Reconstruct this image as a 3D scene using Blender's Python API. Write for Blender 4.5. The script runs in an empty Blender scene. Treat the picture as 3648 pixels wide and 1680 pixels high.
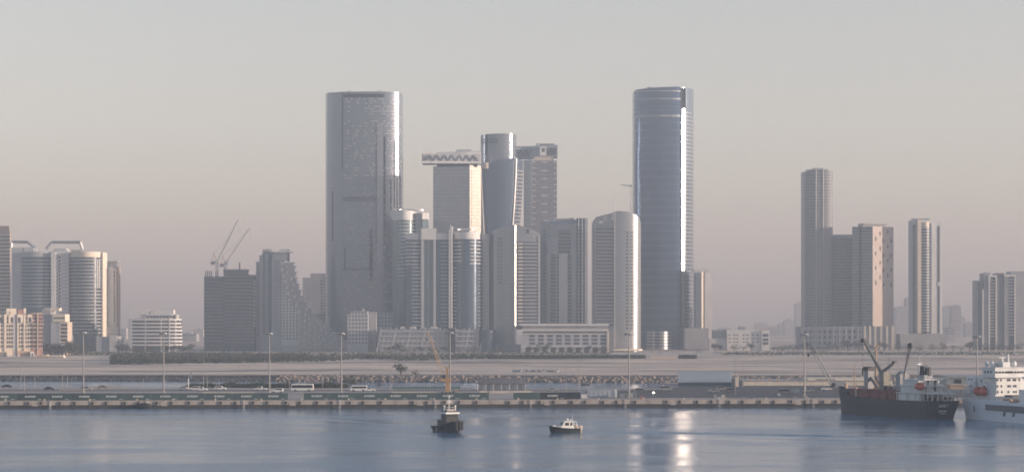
import bpy, math, random
from mathutils import Vector
R = random.Random(7)
sc = bpy.context.scene
COL = sc.collection

# ------------------------------------------------------------------ camera
F = 8107.0          # focal length in photo pixels
HC = 32.0           # camera height above the water
YH = 1150.0         # horizon row
cam = bpy.data.cameras.new('camera')
cam.sensor_width = 36.0
cam.lens = 36.0 * F / 3648.0
cam.shift_y = (YH - 840.0) / 3648.0
cam.clip_start = 1.0
cam.clip_end = 40000.0
camo = bpy.data.objects.new('camera', cam)
COL.objects.link(camo)
camo.location = (0, 0, HC)
camo.rotation_euler = (math.radians(90), 0, 0)
sc.camera = camo

# ------------------------------------------------------------------ sky, sun, exposure
SUN_EL = math.radians(6.5)
SUN_AZ = math.radians(100)       # from +Y towards +X
world = bpy.data.worlds.new('World')
sc.world = world
world.use_nodes = True
wt = world.node_tree
bg = wt.nodes['Background']
sky = wt.nodes.new('ShaderNodeTexSky')
sky.sky_type = 'NISHITA'
sky.sun_disc = False
sky.sun_elevation = SUN_EL
sky.sun_rotation = SUN_AZ
sky.altitude = 0
sky.air_density = 1.0
sky.dust_density = 1.0
sky.ozone_density = 1.5
hsv = wt.nodes.new('ShaderNodeHueSaturation')
# dusty low air is nearly colourless, the clear sky overhead keeps its blue
wtc = wt.nodes.new('ShaderNodeTexCoord'); wsp = wt.nodes.new('ShaderNodeSeparateXYZ')
wt.links.new(wtc.outputs['Generated'], wsp.inputs[0])
wmr = wt.nodes.new('ShaderNodeMapRange')
wmr.inputs[1].default_value = 0.14; wmr.inputs[2].default_value = 0.50; wmr.inputs[3].default_value = 0.36; wmr.inputs[4].default_value = 1.1
wt.links.new(wsp.outputs[2], wmr.inputs[0]); wt.links.new(wmr.outputs[0], hsv.inputs['Saturation'])
hsv.inputs['Value'].default_value = 1.0
wt.links.new(sky.outputs[0], hsv.inputs['Color'])
tint = wt.nodes.new('ShaderNodeMix'); tint.data_type = 'RGBA'; tint.blend_type = 'MULTIPLY'
tint.inputs[0].default_value = 1.0
tint.inputs[7].default_value = (1.03, 0.972, 0.985, 1)     # dusty air: slightly rosy
wt.links.new(hsv.outputs[0], tint.inputs[6])
wt.links.new(tint.outputs[2], bg.inputs[0])
bg.inputs[1].default_value = 0.15

sun = bpy.data.lights.new('sun', 'SUN')
sun.energy = 4.8
sun.angle = math.radians(0.53)
sun.color = (1.0, 0.88, 0.76)
suno = bpy.data.objects.new('sun', sun)
COL.objects.link(suno)
TOSUN = Vector((math.sin(SUN_AZ) * math.cos(SUN_EL), math.cos(SUN_AZ) * math.cos(SUN_EL), math.sin(SUN_EL)))
suno.rotation_euler = TOSUN.to_track_quat('Z', 'Y').to_euler()
suno.location = (900, -400, 400)

vs = sc.view_settings
vs.view_transform = 'Standard'
vs.look = 'None'
vs.gamma = 1.0
vs.exposure = 0.97
vs.use_curve_mapping = False
sc.cycles.volume_bounces = 1
sc.cycles.max_bounces = 6
sc.cycles.diffuse_bounces = 2
sc.cycles.glossy_bounces = 3
sc.cycles.use_denoising = True
sc.cycles.filter_width = 1.75

# ------------------------------------------------------------------ helpers
def PX(x, D): return (x - 1824.0) * D / F
def PZ(y, D): return HC - (y - YH) * D / F

def ntree(name):
    m = bpy.data.materials.new(name)
    m.use_nodes = True
    return m, m.node_tree, m.node_tree.nodes['Principled BSDF']

def mat(name, col, rough=0.75, metal=0.0, var=0.18, scale=0.25, bump=0.0, spec=0.35):
    """plain weathered surface: two scales of noise on the colour, fine relief"""
    m, t, p = ntree(name)
    tc = t.nodes.new('ShaderNodeTexCoord')
    mp = t.nodes.new('ShaderNodeMapping')
    mp.inputs['Scale'].default_value = (1, 1, 0.35)
    t.links.new(tc.outputs['Object'], mp.inputs[0])
    n1 = t.nodes.new('ShaderNodeTexNoise'); n1.inputs['Scale'].default_value = scale; n1.inputs['Detail'].default_value = 6
    n1.inputs['Roughness'].default_value = 0.65
    t.links.new(mp.outputs[0], n1.inputs['Vector'])
    mr = t.nodes.new('ShaderNodeMapRange')
    mr.inputs[1].default_value = 0.3; mr.inputs[2].default_value = 0.7
    mr.inputs[3].default_value = 1 - var; mr.inputs[4].default_value = 1 + var
    t.links.new(n1.outputs[0], mr.inputs[0])
    mx = t.nodes.new('ShaderNodeVectorMath'); mx.operation = 'SCALE'
    mx.inputs[0].default_value = col
    t.links.new(mr.outputs[0], mx.inputs['Scale'])
    t.links.new(mx.outputs[0], p.inputs['Base Color'])
    p.inputs['Roughness'].default_value = rough
    p.inputs['Metallic'].default_value = metal
    p.inputs['Specular IOR Level'].default_value = spec
    if bump:
        b = t.nodes.new('ShaderNodeBump'); b.inputs['Strength'].default_value = bump
        t.links.new(n1.outputs[0], b.inputs['Height'])
        t.links.new(b.outputs[0], p.inputs['Normal'])
    return m

def glass(name, col, col2, rough=0.16, metal=0.55, pw=1.6, ph=3.6, line=0.2, var=0.3, wav=0.0):
    """curtain-wall glass: panes differ a little, spandrel strip at every storey"""
    m, t, p = ntree(name)
    N, L = t.nodes, t.links
    tc = N.new('ShaderNodeTexCoord')
    sp = N.new('ShaderNodeSeparateXYZ'); L.new(tc.outputs['Object'], sp.inputs[0])
    def math_(op, a, b=None, v=None):
        n = N.new('ShaderNodeMath'); n.operation = op
        L.new(a, n.inputs[0])
        if b is not None: L.new(b, n.inputs[1])
        if v is not None: n.inputs[1].default_value = v
        return n.outputs[0]
    hx = math_('FLOOR', math_('DIVIDE', sp.outputs[0], v=pw))
    hz0 = math_('DIVIDE', sp.outputs[2], v=ph)
    hz = math_('FLOOR', hz0)
    fr = math_('FRACT', hz0)
    cb = N.new('ShaderNodeCombineXYZ'); L.new(hx, cb.inputs[0]); L.new(hz, cb.inputs[1])
    wn = N.new('ShaderNodeTexWhiteNoise'); wn.noise_dimensions = '2D'; L.new(cb.outputs[0], wn.inputs['Vector'])
    mr = N.new('ShaderNodeMapRange'); mr.inputs[3].default_value = 1 - var; mr.inputs[4].default_value = 1 + var
    L.new(wn.outputs['Value'], mr.inputs[0])
    sc_ = N.new('ShaderNodeVectorMath'); sc_.operation = 'SCALE'; sc_.inputs[0].default_value = col
    L.new(mr.outputs[0], sc_.inputs['Scale'])
    isl = math_('LESS_THAN', fr, v=line)
    mx = N.new('ShaderNodeMix'); mx.data_type = 'RGBA'
    L.new(isl, mx.inputs[0]); L.new(sc_.outputs[0], mx.inputs[6]); mx.inputs[7].default_value = (*col2, 1)
    L.new(mx.outputs[2], p.inputs['Base Color'])
    r = N.new('ShaderNodeMapRange'); r.inputs[3].default_value = rough * 0.96; r.inputs[4].default_value = rough * 1.06
    L.new(wn.outputs['Value'], r.inputs[0]); L.new(r.outputs[0], p.inputs['Roughness'])
    p.inputs['Metallic'].default_value = metal
    if wav:
        nz = N.new('ShaderNodeTexNoise'); nz.inputs['Scale'].default_value = 0.12; nz.inputs['Detail'].default_value = 3
        L.new(tc.outputs['Object'], nz.inputs['Vector'])
        b = N.new('ShaderNodeBump'); b.inputs['Strength'].default_value = wav; b.inputs['Distance'].default_value = 1.0
        L.new(nz.outputs[0], b.inputs['Height']); L.new(b.outputs[0], p.inputs['Normal'])
    return m

class MB:
    """collects shapes, builds ONE mesh object"""
    def __init__(s): s.v = []; s.f = []
    def add(s, vs_, fs):
        o = len(s.v); s.v += [tuple(p) for p in vs_]; s.f += [tuple(i + o for i in f) for f in fs]; return s
    def box(s, x0, x1, y0, y1, z0, z1):
        v = [(x0,y0,z0),(x1,y0,z0),(x1,y1,z0),(x0,y1,z0),(x0,y0,z1),(x1,y0,z1),(x1,y1,z1),(x0,y1,z1)]
        return s.add(v, [(0,3,2,1),(4,5,6,7),(0,1,5,4),(1,2,6,5),(2,3,7,6),(3,0,4,7)])
    def prism(s, pl, z0, z1):
        n = len(pl)
        zb = z0 if isinstance(z0, (list, tuple)) else [z0] * n
        zt = z1 if isinstance(z1, (list, tuple)) else [z1] * n
        a = sum(pl[i][0]*pl[(i+1)%n][1] - pl[(i+1)%n][0]*pl[i][1] for i in range(n))
        if a < 0: pl = pl[::-1]; zb = zb[::-1]; zt = zt[::-1]
        v = [(p[0], p[1], zb[i]) for i, p in enumerate(pl)] + [(p[0], p[1], zt[i]) for i, p in enumerate(pl)]
        fs = [tuple(range(n))[::-1], tuple(range(n, 2*n))]
        for i in range(n):
            j = (i+1) % n
            fs.append((i, j, n+j, n+i))
        return s.add(v, fs)
    def prof(s, pts, y0, y1):
        """outline in x,z extruded along y"""
        n = len(pts)
        a = sum(pts[i][0]*pts[(i+1)%n][1] - pts[(i+1)%n][0]*pts[i][1] for i in range(n))
        if a < 0: pts = pts[::-1]
        v = [(p[0], y0, p[1]) for p in pts] + [(p[0], y1, p[1]) for p in pts]
        fs = [tuple(range(n)), tuple(range(n, 2*n))[::-1]]
        for i in range(n):
            j = (i+1) % n
            fs.append((j, i, n+i, n+j))
        return s.add(v, fs)
    def strip(s, pl, z0, z1, d0, d1):
        """ribbon along an open plan line (left to right, outside towards the viewer), from offset d0 to d1 outward"""
        n = len(pl); nr = []
        for i in range(n):
            a = Vector(pl[max(0, i-1)][:2]); b = Vector(pl[min(n-1, i+1)][:2])
            t = (b - a).normalized(); nr.append(Vector((t.y, -t.x)))
        inn = [(pl[i][0] + nr[i].x*d0, pl[i][1] + nr[i].y*d0) for i in range(n)]
        out = [(pl[i][0] + nr[i].x*d1, pl[i][1] + nr[i].y*d1) for i in range(n)]
        v = []
        for z in (z0, z1):
            v += [(p[0], p[1], z) for p in out] + [(p[0], p[1], z) for p in inn]
        O0, I0, O1, I1 = 0, n, 2*n, 3*n
        fs = []
        for i in range(n-1):
            fs += [(O0+i, O0+i+1, O1+i+1, O1+i), (I0+i+1, I0+i, I1+i, I1+i+1),
                   (O1+i, O1+i+1, I1+i+1, I1+i), (O0+i+1, O0+i, I0+i, I0+i+1)]
        fs += [(I0, O0, O1, I1), (O0+n-1, I0+n-1, I1+n-1, O1+n-1)]
        return s.add(v, fs)
    def tube(s, p, q, r0, r1=None, n=6):
        r1 = r0 if r1 is None else r1
        p = Vector(p); q = Vector(q); d = (q - p).normalized()
        u = d.cross(Vector((0,0,1)))
        if u.length < 1e-3: u = Vector((1,0,0))
        u.normalize(); w = d.cross(u)
        v = []
        for c, r in ((p, r0), (q, r1)):
            for i in range(n):
                a = 2*math.pi*i/n
                v.append(c + u*math.cos(a)*r + w*math.sin(a)*r)
        fs = [tuple(range(n)), tuple(range(n, 2*n))[::-1]]
        for i in range(n):
            j = (i+1) % n
            fs.append((j, i, n+i, n+j))
        return s.add(v, fs)
    def path(s, pts, r, n=6):
        for a, b in zip(pts, pts[1:]): s.tube(a, b, r, r, n)
        return s
    def ball(s, c, rx, ry=None, rz=None, n=8, m=5):
        ry = rx if ry is None else ry; rz = rx if rz is None else rz
        v = [(c[0], c[1], c[2]-rz)]
        for j in range(1, m):
            t = math.pi*j/m - math.pi/2
            for i in range(n):
                a = 2*math.pi*i/n
                v.append((c[0]+rx*math.cos(t)*math.cos(a), c[1]+ry*math.cos(t)*math.sin(a), c[2]+rz*math.sin(t)))
        v.append((c[0], c[1], c[2]+rz)); k = len(v)-1
        fs = []
        for i in range(n):
            fs.append((0, 1+(i+1)%n, 1+i)); fs.append((k, k-n+i, k-n+(i+1)%n))
            for j in range(m-2):
                a = 1+j*n+i; b = 1+j*n+(i+1)%n
                fs.append((a, b, b+n, a+n))
        return s.add(v, fs)
    def ring(s, c, rx, ry, wr, h, n=24, tilt=0.0):
        """flat annulus band, tilted about y"""
        v = []
        for k, (fx, z) in enumerate(((0,0),(wr,0),(wr,h),(0,h))):
            for i in range(n):
                a = 2*math.pi*i/n
                x = (rx-fx)*math.cos(a); y = (ry-fx)*math.sin(a)
                v.append((c[0]+x, c[1]+y, c[2]+z+tilt*x))
        fs = []
        for k in range(4):
            for i in range(n):
                j = (i+1) % n; k2 = (k+1) % 4
                fs.append((k*n+i, k2*n+i, k2*n+j, k*n+j))
        return s.add(v, fs)
    def mesh(s, name, m, smooth=False):
        me = bpy.data.meshes.new(name)
        me.from_pydata(s.v, [], s.f)
        me.materials.append(m)
        if smooth:
            me.shade_smooth(); me.set_sharp_from_angle(angle=math.radians(38))
        return me
    def build(s, name, m, parent=None, loc=None, smooth=False, rz=0.0):
        o = bpy.data.objects.new(name, s.mesh(name, m, smooth))
        COL.objects.link(o)
        if parent is not None: o.parent = parent
        if loc is not None: o.location = loc
        if rz: o.rotation_euler = (0, 0, rz)
        return o

def tag(o, label=None, cat=None, group=None, kind=None):
    if label: o['label'] = label
    if cat: o['category'] = cat
    if group: o['group'] = group
    if kind: o['kind'] = kind
    return o
def empty(name, loc, rz=0.0):
    o = bpy.data.objects.new(name, None); COL.objects.link(o)
    o.location = loc; o.rotation_euler = (0, 0, rz); o.empty_display_size = 1
    return o
def link_copy(src, parent, loc=None):
    c = src.copy(); COL.objects.link(c); c.parent = parent
    if loc is not None: c.location = loc
    return c
def copy_tree(o, parent=None):
    kids = list(o.children)
    c = o.copy(); COL.objects.link(c); c.parent = parent
    for k in kids: copy_tree(k, c)
    return c
ORD = 'first second third fourth fifth sixth seventh eighth ninth tenth eleventh twelfth thirteenth fourteenth fifteenth sixteenth seventeenth eighteenth nineteenth twentieth'.split()

# ------------------------------------------------------------------ the setting
GZ = 2.9                                  # level of quay and land
def YQ(x): return 862.0 + 0.057 * x       # the quay line recedes slightly to the right

# sea
wm, t, p = ntree('sea_water')
N, L = t.nodes, t.links
tc = N.new('ShaderNodeTexCoord')
def nz(scale, sx, sy, det=4, rough=0.55, rot=0.0):
    mp = N.new('ShaderNodeMapping'); mp.inputs['Scale'].default_value = (sx, sy, 1); mp.inputs['Rotation'].default_value = (0, 0, rot)
    L.new(tc.outputs['Object'], mp.inputs[0])
    n = N.new('ShaderNodeTexNoise'); n.inputs['Scale'].default_value = scale; n.inputs['Detail'].default_value = det; n.inputs['Roughness'].default_value = rough
    L.new(mp.outputs[0], n.inputs['Vector']); return n.outputs[0]
patch = nz(0.020, 0.42, 1.0, 8, 0.68, 0.10)      # wind patches against calm slicks
pr = N.new('ShaderNodeMapRange'); pr.inputs[1].default_value = 0.46; pr.inputs[2].default_value = 0.57; pr.inputs[3].default_value = 0.16; pr.inputs[4].default_value = 1.0
L.new(patch, pr.inputs[0])
rip = nz(0.55, 0.6, 1.0, 5, 0.6)
swl = nz(0.07, 0.5, 1.0, 3, 0.5, -0.2)
b1 = N.new('ShaderNodeBump'); b1.inputs['Distance'].default_value = 0.5
ms = N.new('ShaderNodeMath'); ms.operation = 'MULTIPLY'; ms.inputs[1].default_value = 0.62; L.new(pr.outputs[0], ms.inputs[0])
L.new(ms.outputs[0], b1.inputs['Strength']); L.new(rip, b1.inputs['Height'])
b2 = N.new('ShaderNodeBump'); b2.inputs['Strength'].default_value = 0.24; b2.inputs['Distance'].default_value = 1.2
L.new(swl, b2.inputs['Height']); L.new(b1.outputs[0], b2.inputs['Normal'])
L.new(b2.outputs[0], p.inputs['Normal'])
p.inputs['Base Color'].default_value = (0.07, 0.155, 0.255, 1)
p.inputs['IOR'].default_value = 1.333
rr = N.new('ShaderNodeMapRange'); rr.inputs[3].default_value = 0.13; rr.inputs[4].default_value = 0.21
L.new(pr.outputs[0], rr.inputs[0]); L.new(rr.outputs[0], p.inputs['Roughness'])
sea = MB().add([(-6000,-400,0),(6000,-400,0),(6000,3000,0),(-6000,3000,0)], [(0,1,2,3)]).build('sea', wm)
tag(sea, 'calm grey-blue harbour water with wind-rippled patches', 'water', kind='structure')

# far land: sand flats, dunes, desert plain to the horizon
sm, t, p = ntree('sand_flat')
N, L = t.nodes, t.links
tc = N.new('ShaderNodeTexCoord')
sand_a = nz(0.014, 0.30, 1.0, 7, 0.6)
sand_b = nz(0.12, 0.4, 1.0, 4, 0.6)
cr = N.new('ShaderNodeValToRGB')
e = cr.color_ramp.elements
e[0].position = 0.40; e[0].color = (0.28, 0.235, 0.205, 1)
e[1].position = 0.60; e[1].color = (0.74, 0.59, 0.47, 1)
x_ = cr.color_ramp.elements.new(0.49); x_.color = (0.60, 0.48, 0.395, 1)
L.new(sand_a, cr.inputs[0])
mm = N.new('ShaderNodeMapRange'); mm.inputs[1].default_value = 0.3; mm.inputs[2].default_value = 0.7; mm.inputs[3].default_value = 0.85; mm.inputs[4].default_value = 1.12
L.new(sand_b, mm.inputs[0])
vm = N.new('ShaderNodeVectorMath'); vm.operation = 'SCALE'; L.new(cr.outputs[0], vm.inputs[0]); L.new(mm.outputs[0], vm.inputs['Scale'])
L.new(vm.outputs[0], p.inputs['Base Color'])
p.inputs['Roughness'].default_value = 0.95; p.inputs['Specular IOR Level'].default_value = 0.1

from mathutils import noise as mn
def sand_z(x, y):
    if y < 1262: return GZ
    k = min(1.0, (y - 1262) / 60.0) * max(0.0, min(1.0, (2080 - y) / 160.0))
    h = mn.noise(Vector((x*0.006 + 3.1, y*0.013, 0.0)))*1.5 + mn.noise(Vector((x*0.016, y*0.03 + 9.0, 4.0)))*0.7 + mn.noise(Vector((x*0.05, y*0.08, 8.0)))*0.18
    return GZ + k * max(-0.9, h)
ys = [1258 + i*6 for i in range(140)] + [2120, 2200, 2400, 2800, 3500, 5000, 8000, 13500]
xs = [-6000, -3500, -2000, -1200, -800] + [-600 + i*8 for i in range(151)] + [800, 1200, 2000, 3500, 6000]
gv = [(x, y, sand_z(x, y)) for y in ys for x in xs]
nx = len(xs)
gf = [(j*nx+i, j*nx+i+1, (j+1)*nx+i+1, (j+1)*nx+i) for j in range(len(ys)-1) for i in range(nx-1)]
land = MB().add(gv, gf).build('sand_flat', sm, smooth=True)
tag(land, 'pink-grey sand flats and desert plain reaching to the horizon', 'sand', kind='structure')

# ------------------------------------------------------------------ materials of the city
M_WHITE = mat('white_render', (0.60, 0.59, 0.58), 0.8, var=0.10, scale=0.12)
M_CREAM = mat('cream_render', (0.66, 0.58, 0.48), 0.8, var=0.10, scale=0.15)
M_LGREY = mat('light_grey_concrete', (0.38, 0.39, 0.41), 0.8, var=0.12, scale=0.12)
M_GREY = mat('grey_concrete', (0.30, 0.30, 0.31), 0.85, var=0.2, scale=0.12)
M_DGREY = mat('dark_concrete', (0.14, 0.14, 0.15), 0.9, var=0.25, scale=0.15)
M_BROWN = mat('brown_stone', (0.42, 0.31, 0.24), 0.85, var=0.12, scale=0.15)
M_RED = mat('red_render', (0.33, 0.18, 0.145), 0.8, var=0.15, scale=0.2)
M_BEIGE = mat('beige_stone', (0.50, 0.42, 0.35), 0.85, var=0.12, scale=0.2)
M_METAL = mat('silver_cladding', (0.62, 0.62, 0.62), 0.30, 0.75, var=0.06, scale=0.2)
M_SHADE = mat('satin_sunshade', (0.46, 0.46, 0.47), 0.5, 0.1, var=.1, scale=.3)
M_STEEL = mat('grey_steel', (0.30, 0.31, 0.33), 0.5, 0.5, var=0.1, scale=0.5)
M_SLOT = mat('slot_shade_black', (0.014, 0.016, 0.02), 0.8, var=0.2, scale=0.5, spec=.1)  # near-black stands in for the shade inside slots, gaps and openings
G_BLUE = glass('blue_glass', (0.055, 0.09, 0.135), (0.04, 0.06, 0.085), 0.14, 0.35, 1.6, 3.5, 0.18, 0.15, 0.05)
G_TEAL = glass('teal_glass', (0.10, 0.15, 0.17), (0.08, 0.11, 0.13), 0.14, 0.35, 1.8, 3.5, 0.18, 0.15, 0.05)
G_DARK = glass('dark_glass', (0.065, 0.078, 0.095), (0.05, 0.058, 0.07), 0.15, 0.25, 1.5, 3.3, 0.15, 0.3, 0.0)
G_SKY = glass('deep_blue_curtain_wall', (0.055, 0.09, 0.16), (0.042, 0.07, 0.125), 0.17, 0.55, 3.0, 4.2, 0.22, 0.14, 0.05)
G_SUN = glass('grey_curtain_wall', (0.19, 0.215, 0.255), (0.15, 0.17, 0.205), 0.24, 0.55, 2.2, 4.0, 0.3, 0.03, 0.0)
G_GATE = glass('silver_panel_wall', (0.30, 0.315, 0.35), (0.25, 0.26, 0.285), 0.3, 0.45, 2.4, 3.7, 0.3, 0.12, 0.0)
G_SUNLIT = glass('sunlit_panel_wall', (0.66, 0.62, 0.55), (0.50, 0.47, 0.42), 0.3, 0.5, 2.4, 3.7, 0.25, 0.06, 0.0)  # brighter, warmer copy of the silver panels; sunlight put into the colour
G_SAIL = glass('slate_blue_glass', (0.085, 0.12, 0.175), (0.065, 0.09, 0.13), 0.2, 0.5, 1.2, 3.6, 0.2, 0.06, 0.03)
G_PEARL = glass('pearl_panel_wall', (0.27, 0.285, 0.305), (0.23, 0.245, 0.26), 0.34, 0.45, 3.0, 3.6, 0.25, 0.03, 0.0)

def arc(x0, x1, v_edge, v_mid, n=14, a=75):
    a = math.radians(a); xm = (x0+x1)/2; hw = (x1-x0)/2; out = []
    for i in range(n+1):
        th = -a + 2*a*i/n
        out.append((xm + hw*math.sin(th)/math.sin(a), v_mid + (v_edge-v_mid)*(1-math.cos(th))/(1-math.cos(a))))
    return out

class Bld:
    def __init__(s, name, label, cat, x, D, zb=GZ, group=None, root=None):
        s.D = D; s.X = PX(x, D); s.zb = zb; s.dy = 0.0
        if root is not None:
            s.o = root.o; s.X = root.X; s.zb = root.zb; s.dy = D - root.D
            return
        s.o = tag(empty(name, (s.X, D, zb)), label, cat, group)
    def p(s, px, v=0.0): return (PX(px, s.D+v) - s.X, v + s.dy)
    def pl(s, plan): return [s.p(*q) for q in plan]
    def z(s, y): return PZ(y, s.D) - s.zb
    def zz(s, y): return [s.z(k) for k in y] if isinstance(y, (list, tuple)) else s.z(y)
    def prism(s, name, m, plan, ytop, ybot=None, parent=None, smooth=False):
        z0 = -0.5 if ybot is None else s.zz(ybot)
        return MB().prism(s.pl(plan), z0, s.zz(ytop)).build(name, m, parent or s.o, smooth=smooth)
    def wall(s, name, m, front, ytop, ybot=None, back=30.0, parent=None, smooth=True):
        """body whose front follows the plan line; the back closes straight behind it"""
        n = len(front)
        f = s.pl(front)
        pl = f + [(f[-1][0], max(back + s.dy, f[-1][1]+1)), (f[0][0], max(back + s.dy, f[0][1]+1))]
        zt = s.zz(ytop)
        if isinstance(zt, list): zt = zt + [zt[-1], zt[0]]
        z0 = -0.5 if ybot is None else s.zz(ybot)
        if isinstance(z0, list): z0 = z0 + [z0[-1], z0[0]]
        return MB().prism(pl, z0, zt).build(name, m, parent or s.o, smooth=smooth)
    def box(s, name, m, x0, x1, yt, yb, v0, v1, parent=None):
        a = s.p(x0, v0)[0]; b = s.p(x1, v0)[0]
        return MB().box(a, b, v0 + s.dy, v1 + s.dy, -0.5 if yb is None else s.z(yb), s.z(yt)).build(name, m, parent or s.o)
    def bands(s, name, m, plan, ys, th, d0, d1, parent=None):
        me = MB().strip(s.pl(plan), -th/2, th/2, d0, d1).mesh(name, m)
        for y in ys:
            o = bpy.data.objects.new(name, me); COL.objects.link(o)
            o.parent = parent or s.o; o.location = (0, 0, s.z(y))
    def wins(s, name, m, A, B, cols, ys, w, h, proud=0.06, stuff=False, skip=0.0, parent=None):
        """panes on the straight facade from A to B (px, depth); cols are fractions along it"""
        a = Vector(s.p(*A)); b = Vector(s.p(*B)); t = (b-a); ang = math.atan2(t.y, t.x)
        nrm = Vector((t.y, -t.x)).normalized()
        j = MB()
        me = None if stuff else MB().box(-w/2, w/2, -proud, 0.25, -h/2, h/2).mesh(name, m)
        for y in ys:
            for c in cols:
                if skip and R.random() < skip: continue
                q = a + t*c; z = s.z(y)
                if stuff:
                    u = t.normalized()
                    f0 = q + nrm*proud; g0 = q - nrm*0.25
                    v = []
                    for zz in (z-h/2, z+h/2):
                        for base in (f0, g0):
                            for k in (-w/2, w/2):
                                v.append((base.x+u.x*k, base.y+u.y*k, zz))
                    j.add(v, [(0,1,5,4),(1,3,7,5),(2,0,4,6),(4,5,7,6),(0,2,3,1)])
                else:
                    o = bpy.data.objects.new(name, me); COL.objects.link(o); o.parent = parent or s.o
                    o.location = (q.x, q.y, z); o.rotation_euler = (0, 0, ang)
        if stuff and j.v:
            tag(j.build(name, m, parent or s.o), kind='stuff')
    def tube(s, name, m, pts, r, parent=None, n=6):
        b = MB()
        q = [(*s.p(px, v), s.z(y)) for px, v, y in pts]
        b.path(q, r, n)
        return b.build(name, m, parent or s.o)

def steps(a, b, st):
    out = []; y = a
    while y <= b: out.append(y); y += st
    return out
def fr(n, lo=0.0, hi=1.0): return [lo + (hi-lo)*(i+0.5)/n for i in range(n)]

# ------------------------------------------------------------------ the tall grey tower with dashed sunshades
B = Bld('office_tower', 'very tall grey tower with rows of small bright dashes and glowing right edge', 'tower', 1296, 2420)
PL = [(1160, 24), (1164, 14), (1172, 9), (1190, 5.5), (1219, 3.5)]
PC = [(1219, 3.5), (1250, 1.8), (1290, .5), (1330, 0), (1360, .6), (1375, 1.4)]
PR = [(1375, 1.4), (1390, 2.8), (1402, 4.8), (1410, 6.3), (1417, 7.9), (1422, 9.4), (1427, 12), (1430, 16), (1432, 24)]
full = PL + PC[1:] + PR[1:]
B.wall('facade', G_SUN, full, [327]*4 + [326]*(len(full)-8) + [327]*4, back=50)
B.bands('crown_slot', M_SLOT, PC[:-1] + [(1367, .9)], [341], 3.4, -.3, .12)
B.bands('service_slot', M_SLOT, [(1219, 3.5), (1250, 1.8), (1290, .5), (1330, 0), (1338, .1)], [704, 713, 958], 1.5, -.3, .12)
B.box('vertical_slot', M_SLOT, 1218, 1222, 330, 606, 3.1, 5)
for x, y0, y1, w, v in ((1340, 438, 900, 3, 0), (1370, 486, 870, 7, 1.0), (1403, 500, 740, 7, 5.1), (1184, 680, 860, 4, 6), (1322, 815, 1000, 12, .1), (1392, 640, 745, 5, 3.0), (1228, 880, 960, 4, 2.6)):
    B.box('vertical_slot', M_SLOT, x-w/2, x+w/2, y0, y1, v-.18, v+3)
B.box('vertical_fin', G_GATE, 1344, 1362, 440, 945, .05, 2)
# sunshades: staggered short ledges that catch the sky and sun
shade_pts = []
fm = B.pl(full); fx = [q[0] for q in full]
def on_plan(px):
    for i in range(len(full)-1):
        if full[i][0] <= px <= full[i+1][0]:
            k = (px-full[i][0])/(full[i+1][0]-full[i][0])
            a = Vector(fm[i]); b = Vector(fm[i+1]); t = (b-a)
            return a + t*k, math.atan2(t.y, t.x)
row = 0
y = 352
while y < 1130:
    for i in range(26):
        px = 1226 + i*9.0 + (row % 3)*3.0
        if px > 1428: break
        dens = 0.22 + 0.30*max(0, (px-1290)/140)
        band = (row // 3) % 3
        if band == 2: dens *= 0.55
        if y > 880: dens *= 0.7
        if R.random() < dens and not (1342 < px < 1364 and y > 436) and not (698 < y < 720) and not (950 < y < 966):
            shade_pts.append((px, y))
    row += 1; y += 8.8
shade_pts.sort(key=lambda q: -(q[0] - 0.12*q[1]))
sm_ = MB().box(-.95, .95, -.7, .1, -.3, .3).mesh('sunshade', M_SHADE)
rest = MB()
for i, (px, y) in enumerate(shade_pts):
    q, a = on_plan(px)
    if i < 300:
        o = bpy.data.objects.new('sunshade', sm_); COL.objects.link(o); o.parent = B.o
        o.location = (q.x, q.y, B.z(y)); o.rotation_euler = (0, 0, a)
    else:
        rest.box(q.x-.95, q.x+.95, q.y-.7, q.y+.1, B.z(y)-.34, B.z(y)+.34)
tag(rest.build('sunshade_rows', M_SHADE, B.o), kind='stuff')
B.box('roof_plant', M_LGREY, 1238, 1252, 318, 328, 16, 26)
B.tube('roof_antenna', M_STEEL, [(1345, 18, 328), (1352, 18, 315)], .25)
B.tube('roof_antenna', M_STEEL, [(1345, 18, 320), (1358, 18, 316)], .3)

# ------------------------------------------------------------------ the tallest blue glass tower
B = Bld('glass_tower', 'tallest deep blue glass tower with a blinding sunlit strip near its right edge', 'tower', 2363, 2500)
main = [(2255, 34), (2256.5, 22), (2261, 14), (2270, 9.5), (2290, 5), (2320, 1.8), (2355, 0), (2395, .6), (2412, 1.8), (2424, 3.4)]
fin = [(2428, 4.0), (2433, 5.0), (2438, 6.1), (2444, 8.2), (2452, 12), (2461, 18), (2467, 25), (2471, 36)]
B.wall('main_facade', G_SKY, main, [322, 320, 319, 317, 315, 313, 311, 309, 308, 308], back=48)
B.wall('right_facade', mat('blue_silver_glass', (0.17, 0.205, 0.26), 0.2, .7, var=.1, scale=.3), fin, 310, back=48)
B.bands('sunlit_strip', mat('glint_steel', (0.7, .69, .67), .24, .9, var=.05), [(2428.5, 3.6), (2433, 4.8), (2437, 5.9)], [790], 233, -.2, .35)  # separate shiny strip added to strengthen the sun glint on the glass edge
B.box('recess_gap', M_SLOT, 2423.7, 2429, 312, None, 6, 46)
B.box('dark_reveal', M_SLOT, 2430, 2443, 312, 384, 3.9, 9)
B.bands('floor_band', mat('blue_spandrel', (0.075, 0.115, 0.185), .3, .4, var=.1), main[1:], steps(353, 1180, 27.5), .7, -.2, .22)
B.bands('floor_band', M_STEEL, fin, steps(398, 1180, 13.8), .6, -.2, .28)
B.bands('plant_floor', M_STEEL, main[2:], [352, 412], 2.0, -.2, .15)
B.bands('parapet', M_STEEL, main[1:], [324], 1.2, -.3, .3)
B.box('roof_plant', M_STEEL, 2306, 2320, 305, 318, 14, 24)
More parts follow.
